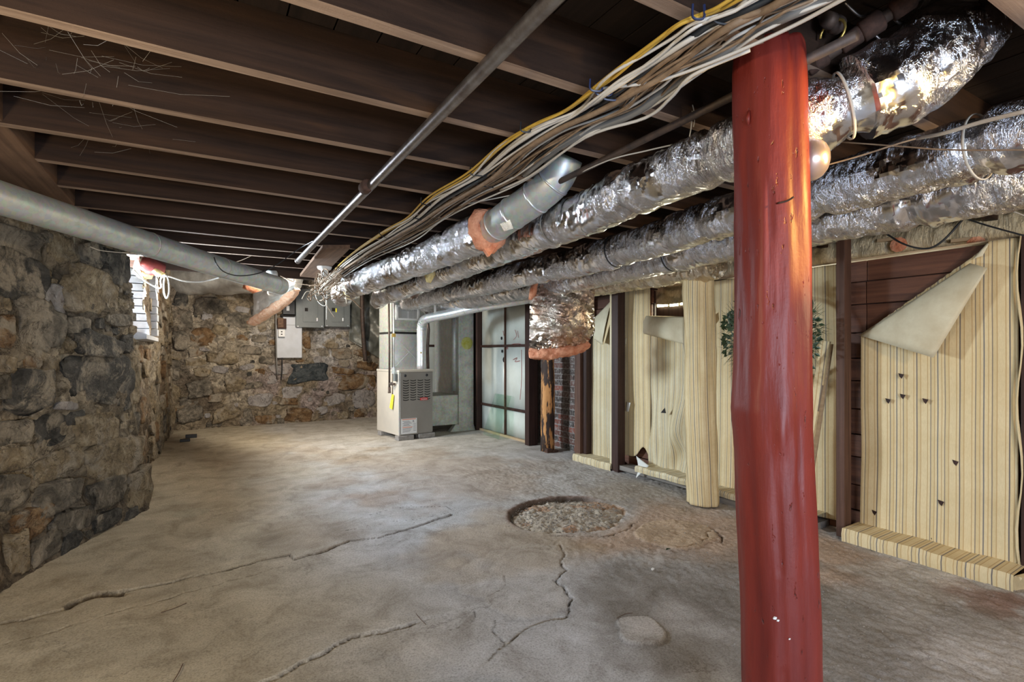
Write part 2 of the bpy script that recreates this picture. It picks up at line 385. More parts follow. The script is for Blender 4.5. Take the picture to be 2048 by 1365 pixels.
nt.links.new(col,b.inputs['Base Color']);n1=bump(nt,b,fine,.6,.006);n2=bump(nt,b,f,.35,.03,n1);bump(nt,b,g2,.12,.005,n2);M['floor']=m

# ============================================================ SETTING
# ---------------- floor
def segdist(X,Y,P):
    d=np.full(X.shape,9.0);par=np.zeros(X.shape);side=np.zeros(X.shape)
    for i in range(len(P)-1):
        ax,ay=P[i][:2];bx,by=P[i+1][:2];dx,dy=bx-ax,by-ay;L=dx*dx+dy*dy+1e-12
        t=np.clip(((X-ax)*dx+(Y-ay)*dy)/L,0,1);e=np.hypot(X-ax-t*dx,Y-ay-t*dy)
        m_=e<d;d=np.where(m_,e,d);par=np.where(m_,i+t,par);side=np.where(m_,np.sign((X-ax)*dy-(Y-ay)*dx),side)
    return d,par,side
xs=np.concatenate([np.arange(-3.3,-1,.1),np.arange(-1,3.9,.0085),np.arange(3.9,5.7,.1)])
ys=np.concatenate([np.arange(-2.6,.6,.1),np.arange(.6,3.5,.0085),np.arange(3.5,4.7,.014),np.arange(4.7,10.3,.035)])
GX,GY=np.meshgrid(xs,ys,indexing='ij')
wx=GX+.02*fbm(GX*9,GY*9,1.3);wy=GY+.02*fbm(GX*9,GY*9,7.7)
Z=.006*fbm(GX*1.3,GY*1.3,.5)+.0012*fbm(GX*18,GY*18,2.)
smooth=lambda a,b_,x:np.clip((x-a)/(b_-a),0,1)**2*(3-2*np.clip((x-a)/(b_-a),0,1))
col=np.zeros(GX.shape+(3,));base=np.array((.46,.465,.485));tan=np.array((.47,.40,.29))
n1=fbm(GX*.9,GY*.9,3.3)*.25
tmix=smooth(.15,.75,.62-(GX-.55*(GY-1)*.2)*.42+n1*.5-.08*(GY-2)**2*0)  # warm lamplight at left against bluish daylight, painted into the floor colour
far=smooth(4.2,6.5,GY)
tmix=np.clip(np.maximum(tmix,far*(.55+.4*n1)),0,1)
col[:]=base*(1-tmix[...,None])+tan*tmix[...,None]
def stain(cx,cy,r,c,amt,n=3.0,seed=0):
    global col
    d=np.hypot(GX-cx,GY-cy)/r+.45*fbm(GX*n,GY*n,seed+.7)
    k=amt*(1-smooth(.45,1.1,d));col=col*(1-k[...,None])+np.array(c)*k[...,None]
grit=smooth(1.6,2.3,GX+.35*n1*3-.25*(GY-2.2)*.3)*(1-smooth(4.4,5.4,GY))
Z+=grit*(.004*fbm(GX*38,GY*38,4.)+.003*np.maximum(0,vn(GX*55,GY*55,1.)))
col=col*(1-.35*grit[...,None])+np.array((.36,.30,.235))*.35*grit[...,None]
stain(2.1,4.9,1.3,(.30,.20,.11),.45,2,1);stain(1.3,4.2,.5,(.28,.17,.09),.4,3,2);stain(.6,3.7,.5,(.24,.19,.14),.5,3,3)
stain(2.9,2.2,.8,(.46,.27,.14),.55,2,4);stain(1.7,3.0,.55,(.36,.26,.15),.6,2,5);stain(1.25,2.7,.25,(.40,.34,.27),.6,4,6)
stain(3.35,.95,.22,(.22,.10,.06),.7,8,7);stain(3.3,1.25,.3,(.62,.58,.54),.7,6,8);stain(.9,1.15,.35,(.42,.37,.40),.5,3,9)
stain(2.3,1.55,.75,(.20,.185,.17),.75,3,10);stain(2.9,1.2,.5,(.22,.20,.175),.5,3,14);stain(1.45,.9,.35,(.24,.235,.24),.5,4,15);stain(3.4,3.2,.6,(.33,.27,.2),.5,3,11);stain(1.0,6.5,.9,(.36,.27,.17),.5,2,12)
cracks=[([(0,1250),(60,1240),(120,1222),(150,1205),(180,1192),(215,1184),(250,1181),(300,1175),(380,1155),(450,1140),(520,1122),(580,1110),(592,1119),(640,1105),(700,1080),(760,1075),(830,1055),(905,1030)],.007,.011,.006),
 ([(0,1292),(80,1270),(150,1250),(300,1210),(400,1180),(500,1150),(580,1128)],.004,.006,.0),
 ([(1122,1090),(1128,1110),(1120,1125),(1138,1140),(1108,1160),(1130,1180),(1145,1200),(1140,1225),(1125,1235),(1100,1240),(1080,1245),(1050,1255),(1020,1280),(1000,1300)],.006,.02,.004),
 ([(1020,1150),(1015,1170),(980,1195)],.004,.008,0),
 ([(440,1390),(520,1362),(560,1345),(600,1320),(660,1295),(700,1275),(760,1265),(835,1243)],.006,.012,.010),
 ([(900,1260),(940,1245),(945,1220)],.004,.008,0),([(985,1240),(1000,1290),(980,1320)],.004,.01,0),
 ([(690,1060),(780,1045),(860,1035),(905,1022),(890,1012),(800,1015),(740,1030)],.003,.003,0),
 ([(1105,1070),(1170,1075),(1240,1068),(1275,1045)],.006,.01,0),
 ([(1360,1100),(1400,1090),(1420,1065)],.006,.012,0),([(1425,1060),(1445,1075),(1445,1085)],.008,.014,0)]
dark=np.zeros(GX.shape)
for px_,wd,dep,step in cracks:
    P=[pz(x,y,0) for x,y in px_];d,par,side=segdist(wx,wy,P)
    wv=wd*(.35+.9*np.abs(vn(par*2.3,wd*900,.3)))
    k=1-smooth(wv*.6,wv*1.9,d);Z-=1.3*dep*k;dark=np.maximum(dark,k*(.55+.45*np.clip(vn(par*3.1,wd*300,2.)*2+.5,0,1)))
    if step: Z-=step*np.where(side>0,1-smooth(0,.35,d),0)
# opened pocket at the left crack
P=[pz(x,y,0) for x,y in ((130,1215),(165,1199),(200,1188),(245,1184))];d,_,sd=segdist(wx,wy,P);k=np.where(sd>0,1-smooth(.0,.055,d),1-smooth(0,.012,d));Z-=.022*k;dark=np.maximum(dark,.8*(1-smooth(.004,.018,d)))
# broken round pit
hc=np.array((2.42,3.13));dx=(GX-hc[0])/.47;dy=(GY-hc[1])/.42;rr=np.hypot(dx,dy)+.06*fbm(GX*5,GY*5,8.)
ins=1-smooth(.93,1.0,rr);backside=smooth(-.3,.6,(dy*.9-dx*.25))
Z+=ins*(-.022*backside-.012+.022*np.exp(-((rr-.35)/.4)**2)+.009*fbm(GX*16,GY*16,5.)+.006*fbm(GX*45,GY*45,6.))
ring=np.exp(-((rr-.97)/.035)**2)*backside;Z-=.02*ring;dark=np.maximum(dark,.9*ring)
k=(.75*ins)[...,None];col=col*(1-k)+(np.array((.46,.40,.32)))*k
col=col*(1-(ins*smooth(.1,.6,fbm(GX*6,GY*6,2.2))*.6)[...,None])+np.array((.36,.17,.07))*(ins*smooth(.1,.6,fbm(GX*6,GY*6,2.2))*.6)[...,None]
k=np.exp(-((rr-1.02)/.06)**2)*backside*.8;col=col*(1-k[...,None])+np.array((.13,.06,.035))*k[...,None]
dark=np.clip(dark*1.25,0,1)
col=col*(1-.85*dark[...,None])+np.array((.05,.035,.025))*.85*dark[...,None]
# raised cement patches
def patch(pts,h,c,amt):
    global Z,col
    P=np.array([pz(x,y,0)[:2] for x,y in pts]);ce=P.mean(0);an=np.arctan2(P[:,1]-ce[1],P[:,0]-ce[0]);R=np.hypot(P[:,0]-ce[0],P[:,1]-ce[1])
    o=np.argsort(an);th=np.arctan2(GY-ce[1],GX-ce[0]);rb=np.interp(th,an[o],R[o],period=2*math.pi)
    q=np.hypot(GX-ce[0],GY-ce[1])/rb+.10*fbm(GX*5,GY*5,1.)+.04*fbm(GX*17,GY*17,1.);k=1-smooth(.93,1.0,q);Z+=h*k;col=col*(1-amt*k[...,None])+np.array(c)*amt*k[...,None]
    e=np.exp(-((q-1.02)/.018)**2)*.55*amt*np.clip(.5+vn(GX*7,GY*7,amt*9),0,1);col=col*(1-e[...,None])+np.array((.09,.08,.07))*e[...,None]
patch([(1232,1245),(1262,1238),(1300,1238),(1318,1250),(1335,1272),(1330,1285),(1290,1290),(1250,1285),(1240,1262)],.012,(.46,.45,.45),.95)
patch([(1280,1060),(1330,1042),(1380,1045),(1420,1060),(1415,1085),(1370,1098),(1310,1092),(1275,1080)],.010,(.48,.36,.25),.8)
patch([(345,1030),(380,1018),(418,1018),(412,1028),(370,1036)],.004,(.42,.37,.27),.8)
patch([(905,1150),(960,1115),(1040,1095),(1115,1090),(1125,1130),(1105,1160),(1140,1205),(1125,1232),(1080,1240),(1020,1240),(960,1200)],.003,(.50,.46,.41),.35)
stonebed=smooth(.0,.25,-(GX+.35-.42*(GY-5.08)))*0
V=np.stack([GX,GY,Z],-1).reshape(-1,3)
me=bpy.data.meshes.new('floor');nx,ny=GX.shape
ii=(np.arange(nx-1)[:,None]*ny+np.arange(ny-1)[None]).ravel();Q=np.stack([ii,ii+ny,ii+ny+1,ii+1],1)
me.vertices.add(len(V));me.vertices.foreach_set('co',V.ravel());me.loops.add(Q.size);me.loops.foreach_set('vertex_index',Q.ravel())
me.polygons.add(len(Q));me.polygons.foreach_set('loop_start',np.arange(len(Q))*4);me.update(calc_edges=True);me.polygons.foreach_set('use_smooth',np.ones(len(Q),bool))
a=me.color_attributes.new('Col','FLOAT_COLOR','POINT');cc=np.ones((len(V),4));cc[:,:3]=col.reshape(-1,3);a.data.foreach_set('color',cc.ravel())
me.materials.append(M['floor']);fl=bpy.data.objects.new('floor',me);C.objects.link(fl);tag(fl,kind='structure')

# ---------------- stone walls
def stonewall(name,P0,P1,z1,nu,nv,batter,colfn,stones,openfn=None,extra=None,amp=.035):
    """wall surface from P0 to P1 (ground line), left-hand normal faces the room"""
    P0=np.array(P0,float);P1=np.array(P1,float);T=P1-P0;L=np.linalg.norm(T);T/=L
    N=np.array((T[1],-T[0]))
    u=np.linspace(0,L,nu);v=np.linspace(-.08,z1,nv);U,Vv=np.meshgrid(u,v,indexing='ij')
    wxx=P0[0]+T[0]*U;wyy=P0[1]+T[1]*U
    D=amp*fbm(wxx*2.3+wyy*2.3,Vv*2.6,wyy,5)+.014*fbm(U*11,Vv*13,wyy*3,4)-batter*Vv/2.1
    if extra is not None: D=D+extra(U,Vv)
    X=wxx+N[0]*D;Y=wyy+N[1]*D
    c=colfn(U,Vv,wxx,wyy);mb=MB();msk=(lambda i,j:not openfn(u[i],v[j])) if openfn else None
    mb.grid(np.stack([X,Y,Vv],-1).reshape(-1,3),nu,nv,msk)
    return mb,c.reshape(-1,3),(P0,T,N,L,U,Vv,D,u,v)
ico=None
def icosphere():
    import bmesh
    bm=bmesh.new();bmesh.ops.create_icosphere(bm,subdivisions=3,radius=1);v=np.array([q.co[:] for q in bm.verts]);f=[tuple(x.index for x in q.verts) for q in bm.faces];bm.free();return v,f
ICV,ICF=icosphere()
def add_stone(parent,info,u,z,w,h,tone,dep=None,rot=0,pro=0.0):
    P0,T,N,L,U,Vv,D,ua,va=info
    i=min(max(int(np.searchsorted(ua,u)),0),len(ua)-1);j=min(max(int(np.searchsorted(va,z)),0),len(va)-1);d0=D[i,j]
    p=ICV.copy();sd=random.random()*50
    # squarish, faceted lump
    q=np.sign(p)*np.abs(p)**.6
    q*=(1+.26*vn(p[:,0]*1.3+sd,p[:,1]*1.3,p[:,2]*1.3)+.16*vn(p[:,0]*3+sd,p[:,1]*3,p[:,2]*3)+.05*vn(p[:,0]*7+sd,p[:,1]*7,p[:,2]*7))[:,None]
    dep=dep or min(.05,.26*min(w,h))
    a=q[:,0]*w*.54;b_=q[:,1]*h*.54;c_=(np.clip(q[:,2]*1.5,-1,.9)+.22*vn(q[:,0]*2.5+sd,q[:,1]*2.5,1.)+.12*vn(q[:,0]*6+sd,q[:,1]*6,1.))*dep
    cr,sr=math.cos(rot),math.sin(rot);a,b_=a*cr-b_*sr,a*sr+b_*cr
    uu=u+a;zz=z+b_;dd=d0+c_-.35*dep+pro
    keep=[f for f in ICF if min(p[k][2] for k in f)>-.55]
    used=sorted({k for f in keep for k in f});mp={k:n for n,k in enumerate(used)}
    V=np.stack([P0[0]+T[0]*uu+N[0]*dd,P0[1]+T[1]*uu+N[1]*dd,zz],-1)[used]
    mb=MB().add(V,[tuple(mp[k] for k in f) for f in keep])
    return obj('stone',mb,ST[tone],parent,smooth=True)
def fill_stones(parent,info,placed,urange,zrange,n,sizes,tones,avoid=None,pro=0):
    k=0;tries=0
    while k<n and tries<n*60:
        tries+=1;w=random.uniform(*sizes[0]);h=random.uniform(*sizes[1]);u=random.uniform(*urange);z=random.uniform(*zrange)
        if avoid and avoid(u,z): continue
        if any(abs(u-a)<(w+c)*.47 and abs(z-b_)<(h+d)*.47 for a,b_,c,d in placed): continue
        placed.append((u,z,w,h));add_stone(parent,info,u,z,w,h,random.choice(tones),rot=random.uniform(-.2,.2),pro=pro);k+=1
WA0=np.array((-2.05,1.05));WA1=np.array((-.36,5.06))
def colA(U,Vv,X,Y):
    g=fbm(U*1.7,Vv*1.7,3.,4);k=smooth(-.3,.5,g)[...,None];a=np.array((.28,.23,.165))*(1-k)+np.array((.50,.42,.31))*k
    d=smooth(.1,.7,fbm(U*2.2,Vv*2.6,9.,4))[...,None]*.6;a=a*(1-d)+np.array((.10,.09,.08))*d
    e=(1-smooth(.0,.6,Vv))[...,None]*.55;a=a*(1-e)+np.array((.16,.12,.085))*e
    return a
Lw=np.linalg.norm(WA1-WA0)
def roundend(U,Vv): # wall rounds off at the free corner
    e=np.clip((U-(Lw-.16))/.16,0,1);return -.12*e**3+.05*np.clip(1-Vv/.5,0,1)**2
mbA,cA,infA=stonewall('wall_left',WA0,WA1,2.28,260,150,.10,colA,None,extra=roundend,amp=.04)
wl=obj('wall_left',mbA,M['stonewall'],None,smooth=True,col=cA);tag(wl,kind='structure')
def hitA(x,y):
    P0,T,N,L=infA[:4];r=ray(x,y);t=(P0.dot(N))/(r[0]*N[0]+r[1]*N[1]);p=O+r*t
    return (p[:2]-P0).dot(T),p[2],t
SA=[(60,555,125,92,'dark'),(60,488,118,70,'grey'),(18,665,44,72,'rust'),(100,655,85,100,'grey'),(215,690,85,45,'dark'),(268,688,24,36,'dark'),(210,765,140,98,'dark'),(78,780,75,80,'dark'),
(18,728,52,36,'tan'),(14,775,40,50,'grey'),(122,860,76,70,'dark'),(167,836,28,28,'dark'),(205,862,84,58,'tan'),(42,868,75,50,'grey'),(35,922,85,50,'tan'),(130,928,92,60,'tan'),(235,918,100,84,'tan'),
(30,985,75,58,'grey'),(115,990,95,54,'grey'),(208,988,62,60,'grey'),(272,985,45,90,'tan'),(60,1042,76,52,'rust'),(145,1045,85,50,'grey'),(205,1040,50,36,'dark'),(20,1110,42,90,'tan'),(80,1098,70,46,'grey'),(130,1088,44,34,'dark'),
(205,590,92,90,'tan'),(150,690,40,34,'tan'),(256,540,44,66,'dark'),(212,512,36,50,'dark'),(135,600,42,60,'pale'),(250,640,50,26,'grey'),(170,650,46,34,'grey'),(288,760,26,90,'tan'),(292,850,26,60,'grey'),
(160,500,50,60,'tan'),(120,730,36,26,'tan'),(160,965,40,20,'tan'),(250,1040,26,46,'dark'),(285,1040,22,30,'grey'),(100,712,40,26,'tan'),(145,812,40,16,'pale'),(75,725,36,24,'rust')]
placedA=[]
for x,y,w_,h_,t in SA:
    u,z,d=hitA(x,y);uw=abs(hitA(x+w_/2,y)[0]-hitA(x-w_/2,y)[0]);zh=h_/F*d
    placedA.append((u,z,uw,zh));add_stone(wl,infA,u,z,uw*.97,zh*.97,t,rot=random.uniform(-.12,.12))
fill_stones(wl,infA,placedA,(2.9,Lw-.05),(.02,2.1),60,((.04,.12),(.03,.08)),['grey','tan','dark','tan'])
fill_stones(wl,infA,placedA,(0,2.8),(.02,2.1),50,((.2,.45),(.12,.28)),['grey','tan','dark'])
# wall along the window side, X = -0.36, from the corner back to the far wall
WB0=np.array((-.50,5.0));WB1=np.array((-.36,9.9))
def openB(u,v): return .35<u<.95+max(0,(2.15-v))*.95 and 1.36<v<2.25
def colB(U,Vv,X,Y):
    g=smooth(-.3,.5,fbm(U*1.9,Vv*1.2,5.,4))[...,None];a=np.array((.24,.18,.12))*(1-g)+np.array((.42,.36,.27))*g;return a
mbB,cB,infB=stonewall('trim',WB0,WB1,2.75,230,120,.03,colB,None,openfn=openB,amp=.03)
wb=obj('wall_window_side',mbB,M['stonewall'],None,smooth=True,col=cB);tag(wb,kind='structure')
placedB=[];avB=lambda u,z:.25<u<1.85 and z>1.25
fill_stones(wb,infB,placedB,(.1,4.6),(.05,2.5),70,((.15,.42),(.1,.24)),['grey','tan','tan','rust'],avB)
fill_stones(wb,infB,placedB,(.1,4.6),(.05,2.5),60,((.06,.14),(.04,.1)),['grey','tan','dark'],avB)
# far wall
WF0=np.array((-.55,9.62));WF1=np.array((4.3,9.62))
def colF(U,Vv,X,Y):
    g=smooth(-.4,.5,fbm(X*1.5,Vv*1.9,5.,5))[...,None];a=np.array((.36,.29,.20))*(1-g)+np.array((.62,.54,.42))*g
    g=smooth(.1,.6,fbm(X*2.4,Vv*2.6,1.,5))[...,None]*.6;a=a*(1-g)+np.array((.12,.09,.07))*g
    g=(smooth(.3,1.3,X)*(1-smooth(.7,1.3,Vv)))[...,None];g=g*smooth(-.35,.3,fbm(X*3,Vv*3,2.,4))[...,None]*.8;a=a*(1-g)+np.array((.52,.43,.42))*g
    g=(np.exp(-((X-2.0)/.25)**2-((Vv-1.35)/.35)**2)*1.2+np.exp(-((X-.9)/.4)**2-((Vv-1.5)/.2)**2)*.6)[...,None];g=np.clip(g*smooth(-.5,.2,fbm(X*5,Vv*5,4.,4))[...,None],0,1);a=a*(1-g)+np.array((.70,.70,.72))*g
    return a
mbF,cF,infF=stonewall('wall_far',WF0,WF1,2.95,330,210,0,colF,None,amp=.045)
wf=obj('wall_far',mbF,M['stonewall'],None,smooth=True,col=cF);tag(wf,kind='structure')
SF=[(404,677,52,34,'rust'),(362,683,34,34,'grey'),(392,705,27,15,'rust'),(410,699,20,9,'pale'),(447,717,64,24,'tan'),(404,745,32,18,'tan'),(620,745,82,38,'blue'),(681,708,36,22,'rust'),(700,764,62,30,'rust'),(683,742,42,12,'rust'),
(520,745,20,14,'rust'),(735,732,40,18,'rust'),(598,830,56,28,'rust'),(370,640,30,50,'grey'),(440,660,30,20,'tan'),(560,738,44,20,'pale'),(480,640,60,30,'grey'),(420,610,70,34,'grey'),(400,780,50,30,'grey'),(470,770,44,26,'tan'),(380,830,50,30,'grey'),(450,830,50,26,'tan'),(530,840,40,18,'rust'),(660,800,60,26,'pale'),(730,800,44,36,'pale'),(590,785,50,24,'pale'),(520,800,50,24,'pale'),(500,700,44,16,'grey'),(690,650,50,30,'pale'),(470,590,60,24,'tan'),(740,765,24,30,'rust'),(660,690,30,14,'tan'),(600,712,24,26,'rust'),(520,618,40,36,'dark'),(612,680,18,30,'rust'),(362,600,24,40,'dark'),(430,797,28,16,'rust'),(560,700,34,16,'grey'),(350,740,20,40,'grey'),(350,790,20,40,'tan')]
placedF=[]
for x,y,w_,h_,t in SF:
    p=pY(x,y,9.6);uw=abs(pY(x+w_/2,y,9.6)[0]-pY(x-w_/2,y,9.6)[0]);d=p[0]*S_+p[1]*C_
    placedF.append((p[0]-WF0[0],p[2],uw,h_/F*d));add_stone(wf,infF,p[0]-WF0[0],p[2],uw*.98,h_/F*d*.98,t,rot=random.uniform(-.15,.15))
fill_stones(wf,infF,placedF,(.1,4.7),(.03,2.8),130,((.1,.3),(.07,.16)),['grey','tan','pale','rust','grey'])
fill_stones(wf,infF,placedF,(.1,4.7),(.03,2.8),110,((.04,.1),(.03,.07)),['grey','tan','pale','dark'])

# ---------------- window in the left wall (deep reveal of white painted bricks)
wn=thing('window_1',None,None,(-.42,6.1,1.42));wn['kind']='structure'
for k in range(9): # far jamb bricks, white painted
    z=1.42+k*.082;mb=MB().box((-1.0,6.86,z),(-.40-.006*(k%2),7.05,z+.074));obj('brick',mb,M['winpaint'],wn,bevel=.006)
obj('sill',MB().prism([(-1.05,5.5,1.30),(-.40,5.5,1.36),(-.40,5.5,1.40),(-1.05,5.5,1.55)],(0,1.5,0)),M['winpaint'],wn)
obj('lintel',MB().box((-1.05,5.4,2.16),(-.46,7.1,2.3)),M['beam'],wn)
fr=obj('window_frame',MB().box((-1.02,5.5,1.5),(-.98,5.56,2.16)).box((-1.02,6.8,1.5),(-.98,6.86,2.16)).box((-1.02,5.5,2.1),(-.98,6.86,2.16)).box((-1.02,5.5,1.5),(-.98,6.86,1.56)),M['white_p'],wn)
obj('pane',MB().box((-1.003,5.56,1.56),(-.997,6.8,2.1)),M['glass'],wn)
# ---------------- ceiling: subfloor boards + joists
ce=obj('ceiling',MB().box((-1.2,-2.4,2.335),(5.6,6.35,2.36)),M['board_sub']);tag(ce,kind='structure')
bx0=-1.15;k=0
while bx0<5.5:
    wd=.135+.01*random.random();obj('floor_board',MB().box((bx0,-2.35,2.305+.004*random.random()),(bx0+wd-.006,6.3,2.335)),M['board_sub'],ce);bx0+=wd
sl=-.03
JY=[.05+.43*k-.0 for k in range(-4,14)]
for k,y0 in enumerate(JY):
    y=y0+.02*math.sin(k*3.1)*.4;t=.048
    x0=-.66 if y>-0.5 else -.9
    mb=MB();n=26;V=[];zb=2.11+.006*math.sin(k*1.7)
    for i in range(n):
        x=x0+(5.5-x0)*i/(n-1);yy=y+sl*x+.004*math.sin(x*2+k);zz=zb+.005*math.sin(x*1.3+k*2)
        V+=[(x,yy-t/2,zz),(x,yy+t/2,zz+.001),(x,yy+t/2,2.306),(x,yy-t/2,2.306)]
    mb.add(V,[(4*i+a,4*i+(a+1)%4,4*i+4+(a+1)%4,4*i+4+a) for i in range(n-1) for a in range(4)]+[(0,1,2,3),(4*n-1,4*n-2,4*n-3,4*n-4)])
    jo=obj('joist',mb,[M['joist'],M['sawn_lit']],ce)
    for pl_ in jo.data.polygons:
        if abs(pl_.normal.z)>.8 and pl_.center.z<2.2: pl_.material_index=1  # undersides take the lightened copy
obj('sill_beam',MB().box((-.86,-2.3,2.11),(-.63,4.9,2.30)),M['beam'],ce,bevel=.006)
obj('header',MB().box((-1.2,6.31,2.09),(5.6,6.36,2.75)),M['joist'],ce)
cf=obj('ceiling_rear',MB().box((-1.2,6.3,2.72),(5.6,10.2,2.78)),M['board_sub']);tag(cf,kind='structure')
for k in range(9): obj('joist',MB().box((-1.1,6.6+.4*k,2.54),(5.5,6.648+.4*k,2.72)),M['joist'],cf)
# nailer boards between joists near the pipe end
P=[pz(600,548,2.10),pz(645,490,2.10),pz(700,490,2.10),pz(640,552,2.10)]
bd=obj('plank_board',MB().prism([tuple(p) for p in P],(0,0,-.03)),M['beam']);tag(bd,'rough wooden plank nailed under the far joists beyond the end of the iron pipe','plank')
# shell the camera cannot see: near wall, outer wall of the crawl space
wnr=obj('wall_near',MB().box((-3.2,-2.5,-.1),(-1.0,-2.4,2.36)).box((1.0,-2.5,-.1),(5.6,-2.4,2.36)).box((-1.0,-2.5,2.0),(1.0,-2.4,2.36)).box((-1.0,-2.5,-.1),(1.0,-2.4,.4)),M['mortar']);tag(wnr,kind='structure')
w2=obj('wall_left_near',MB().box((-3.3,-2.5,-.1),(-3.2,1.1,2.36)).box((-3.3,1.0,-.1),(-2.0,1.1,2.36)).box((-3.3,-2.5,2.30),(-.8,1.1,2.36)),M['mortar']);tag(w2,kind='structure')
wo=obj('wall_crawlspace',MB().box((5.5,-2.5,-.1),(5.6,10.3,2.0)).box((5.5,-2.5,2.1),(5.6,10.3,2.75)),M['darkstud']);tag(wo,kind='structure')

# ============================================================ RIGHT WALL (knee wall of planks, studs, paper)
XW=3.86   # plank face
wr=thing('wall_right',None,None,(XW,2.5,0));wr['kind']='structure'
gapA=pX(1376,600,XW)[1];gapB=pX(1303,600,XW)[1]
z=0.0;k=0
while z<1.86:
    h=min(.175+.02*((k*7)%3-1),1.875-z)
    x=XW+.006*((k*5)%3)
    for (g0,g1) in (((-1.2,1.70),(1.70,4.62)) if z+h<1.62 else ((-1.2,1.70),(1.70,gapA),(gapB,4.62))): obj('plank',MB().box((x,g0+.002,z),(x+.028,g1-.002,z+h-.007)),M['plank'],wr,bevel=.003)
    z+=h;k+=1
obj('plank',MB().box((XW-.005,-1.2,1.875),(XW+.11,gapA,1.885)),M['pale'],wr)      # top ledge
obj('plank',MB().box((XW-.0,gapB,1.87),(XW+.09,4.62,1.885)),M['darkstud'],wr)
def stud(y0,y1,zt,m,x0=3.70,x1=3.79,zb=0.0):
    return obj('stud',MB().box((x0,y0,zb),(x1,y1,zt)),M[m],wr,bevel=.003)
# brick patch between log and stud
for r_ in range(22):
    z=.012+r_*.073
    for q in range(5):
        y=4.58+q*.215+(.107 if r_%2 else 0)
        obj('brick',MB().box((3.955+.006*random.random(),y,z),(4.05,y+.203,z+.062)),M['brick'],wr,bevel=.003)
obj('brick_mortar',MB().box((3.965,4.5,0),(4.06,5.80,1.62)),M['mortar'],wr)
stud_a=stud(4.56,4.66,1.95,'brownstud',3.70,3.80)
stud(4.50,4.56,1.95,'darkstud',3.74,3.86)
stud_b=stud(3.90,3.995,2.12,'darkstud',3.66,3.76)
ya_,yb_=pX(1672,900,3.67)[1],pX(1689,900,3.67)[1]
stud(yb_,ya_,2.12,'brownstud',3.67,3.76)
stud(2.93,2.98,1.86,'darkstud',3.80,3.86)
stud(.86,.92,1.88,'darkstud',3.80,3.86)
# frame studs of the white panel wall
for y0,y1,x0 in ((5.62,5.72,3.70),(7.17,7.22,3.74)): obj('stud',MB().box((x0,y0,0),(3.84,y1,2.3)),M['darkstud'],wr,bevel=.003)
obj('light_stop',MB().box((3.905,-1.2,0),(3.925,gapA,1.86)).box((3.905,gapA,0),(3.925,gapB,1.50)).box((3.905,gapB,0),(3.925,4.6,1.86)),M['darkstud'],wr)  # unseen boards added to stop crawl space light between the planks
obj('light_stop',MB().box((4.08,4.55,0),(4.12,10.2,2.75)).box((3.86,4.60,1.9),(4.10,4.64,2.3)).box((3.9,7.15,0),(3.94,9.7,2.75)),M['darkstud'],wr)  # unseen boards added against light leaking past the white panels
# white panel wall
def plY(x,y,X=3.80): return pX(x,y,X)
wp=thing('panel_wall','white painted panels in dark frames behind the leaning glass sheet','wall panels',(3.82,6.4,0))
ys_=[5.72,6.42,7.17];zs=[.03,.42,1.33,2.2]
for a in range(2):
    for c in range(3):
        mb=MB();n=8;x=3.83;G=np.array([[x+.006*math.sin(i*1.3+c+a),ys_[a]+.012+(ys_[a+1]-ys_[a]-.024)*i/(n-1),zs[c]+(zs[c+1]-zs[c])*j/1] for i in range(n) for j in range(2)]);mb.grid(G,n,2)
        obj('panel',mb,M['wpanel'],wp,solid=.008,smooth=True)
for z_ in (.42,1.33): obj('batten',MB().box((3.795,5.72,z_-.018),(3.82,7.17,z_+.018)),M['darkstud'],wp)
obj('batten',MB().box((3.797,6.405,.03),(3.822,6.43,2.2)),M['brownstud'],wp)
obj('bottom_strip',MB().box((3.78,5.72,0),(3.82,7.17,.03)),M['pale'],wp)
for (x,y,r) in ((1003,677,.026),(1004,703,.024),(1008,720,.04)):
    p=pX(x,y,3.815);obj('soot_mark',MB().lathe((p[0],p[1],p[2]),[(0.0,-.001),(r*.8,-.001),(r,.0),(r*.8,.002)],9,'x'),M['soot'],wp)
for path in ([(1012,697),(1022,690),(1035,688),(1046,690)],[(1012,690),(1010,700),(1016,697)],[(1030,660),(1033,672),(1027,680)],[(1035,662),(1037,676)],[(1043,700),(1043,760),(1040,800)],[(1026,720),(1034,716),(1030,724),(1040,722)],[(1006,662),(1008,672)],[(1050,664),(1052,676)]):
    obj('scribble',MB().tube(crom([pX(x,y,3.818) for x,y in path],5),.0035,4),M['scrib'],wp)
# glass sheet leaning
p0=pz(972,878,0);p1=pz(1008,884,0)
a=np.array((3.60,6.72,.012));b_=np.array((3.58,6.22,.012));
gl=obj('glass_sheet',MB().prism([a,b_,b_+np.array((.20,-.02,.60)),a+np.array((.20,-.02,.60))],(.006,0,0)),M['glass']);tag(gl,'clear glass sheet leaning against the white panels at floor level','glass')
# peeling log post
p=pz(1090,903,0)
lg=thing('log_post','short peeling log post with charred bark beside the brick patch','post',(3.72,5.22,0))
obj('trunk',MB().tube([(3.72,5.22+.01*math.sin(i),-.02+i*.2) for i in range(10)],[.088-.002*i for i in range(10)],18,rad=lambda i,a:.006*np.sin(a*3+i)+.004*np.sin(a*7)),M['log'],lg,smooth=True)
tw=obj('base_splinters',MB().box((3.63,5.10,0),(3.70,5.16,.05)).box((3.70,5.08,0),(3.78,5.13,.03)),M['rust'],lg)

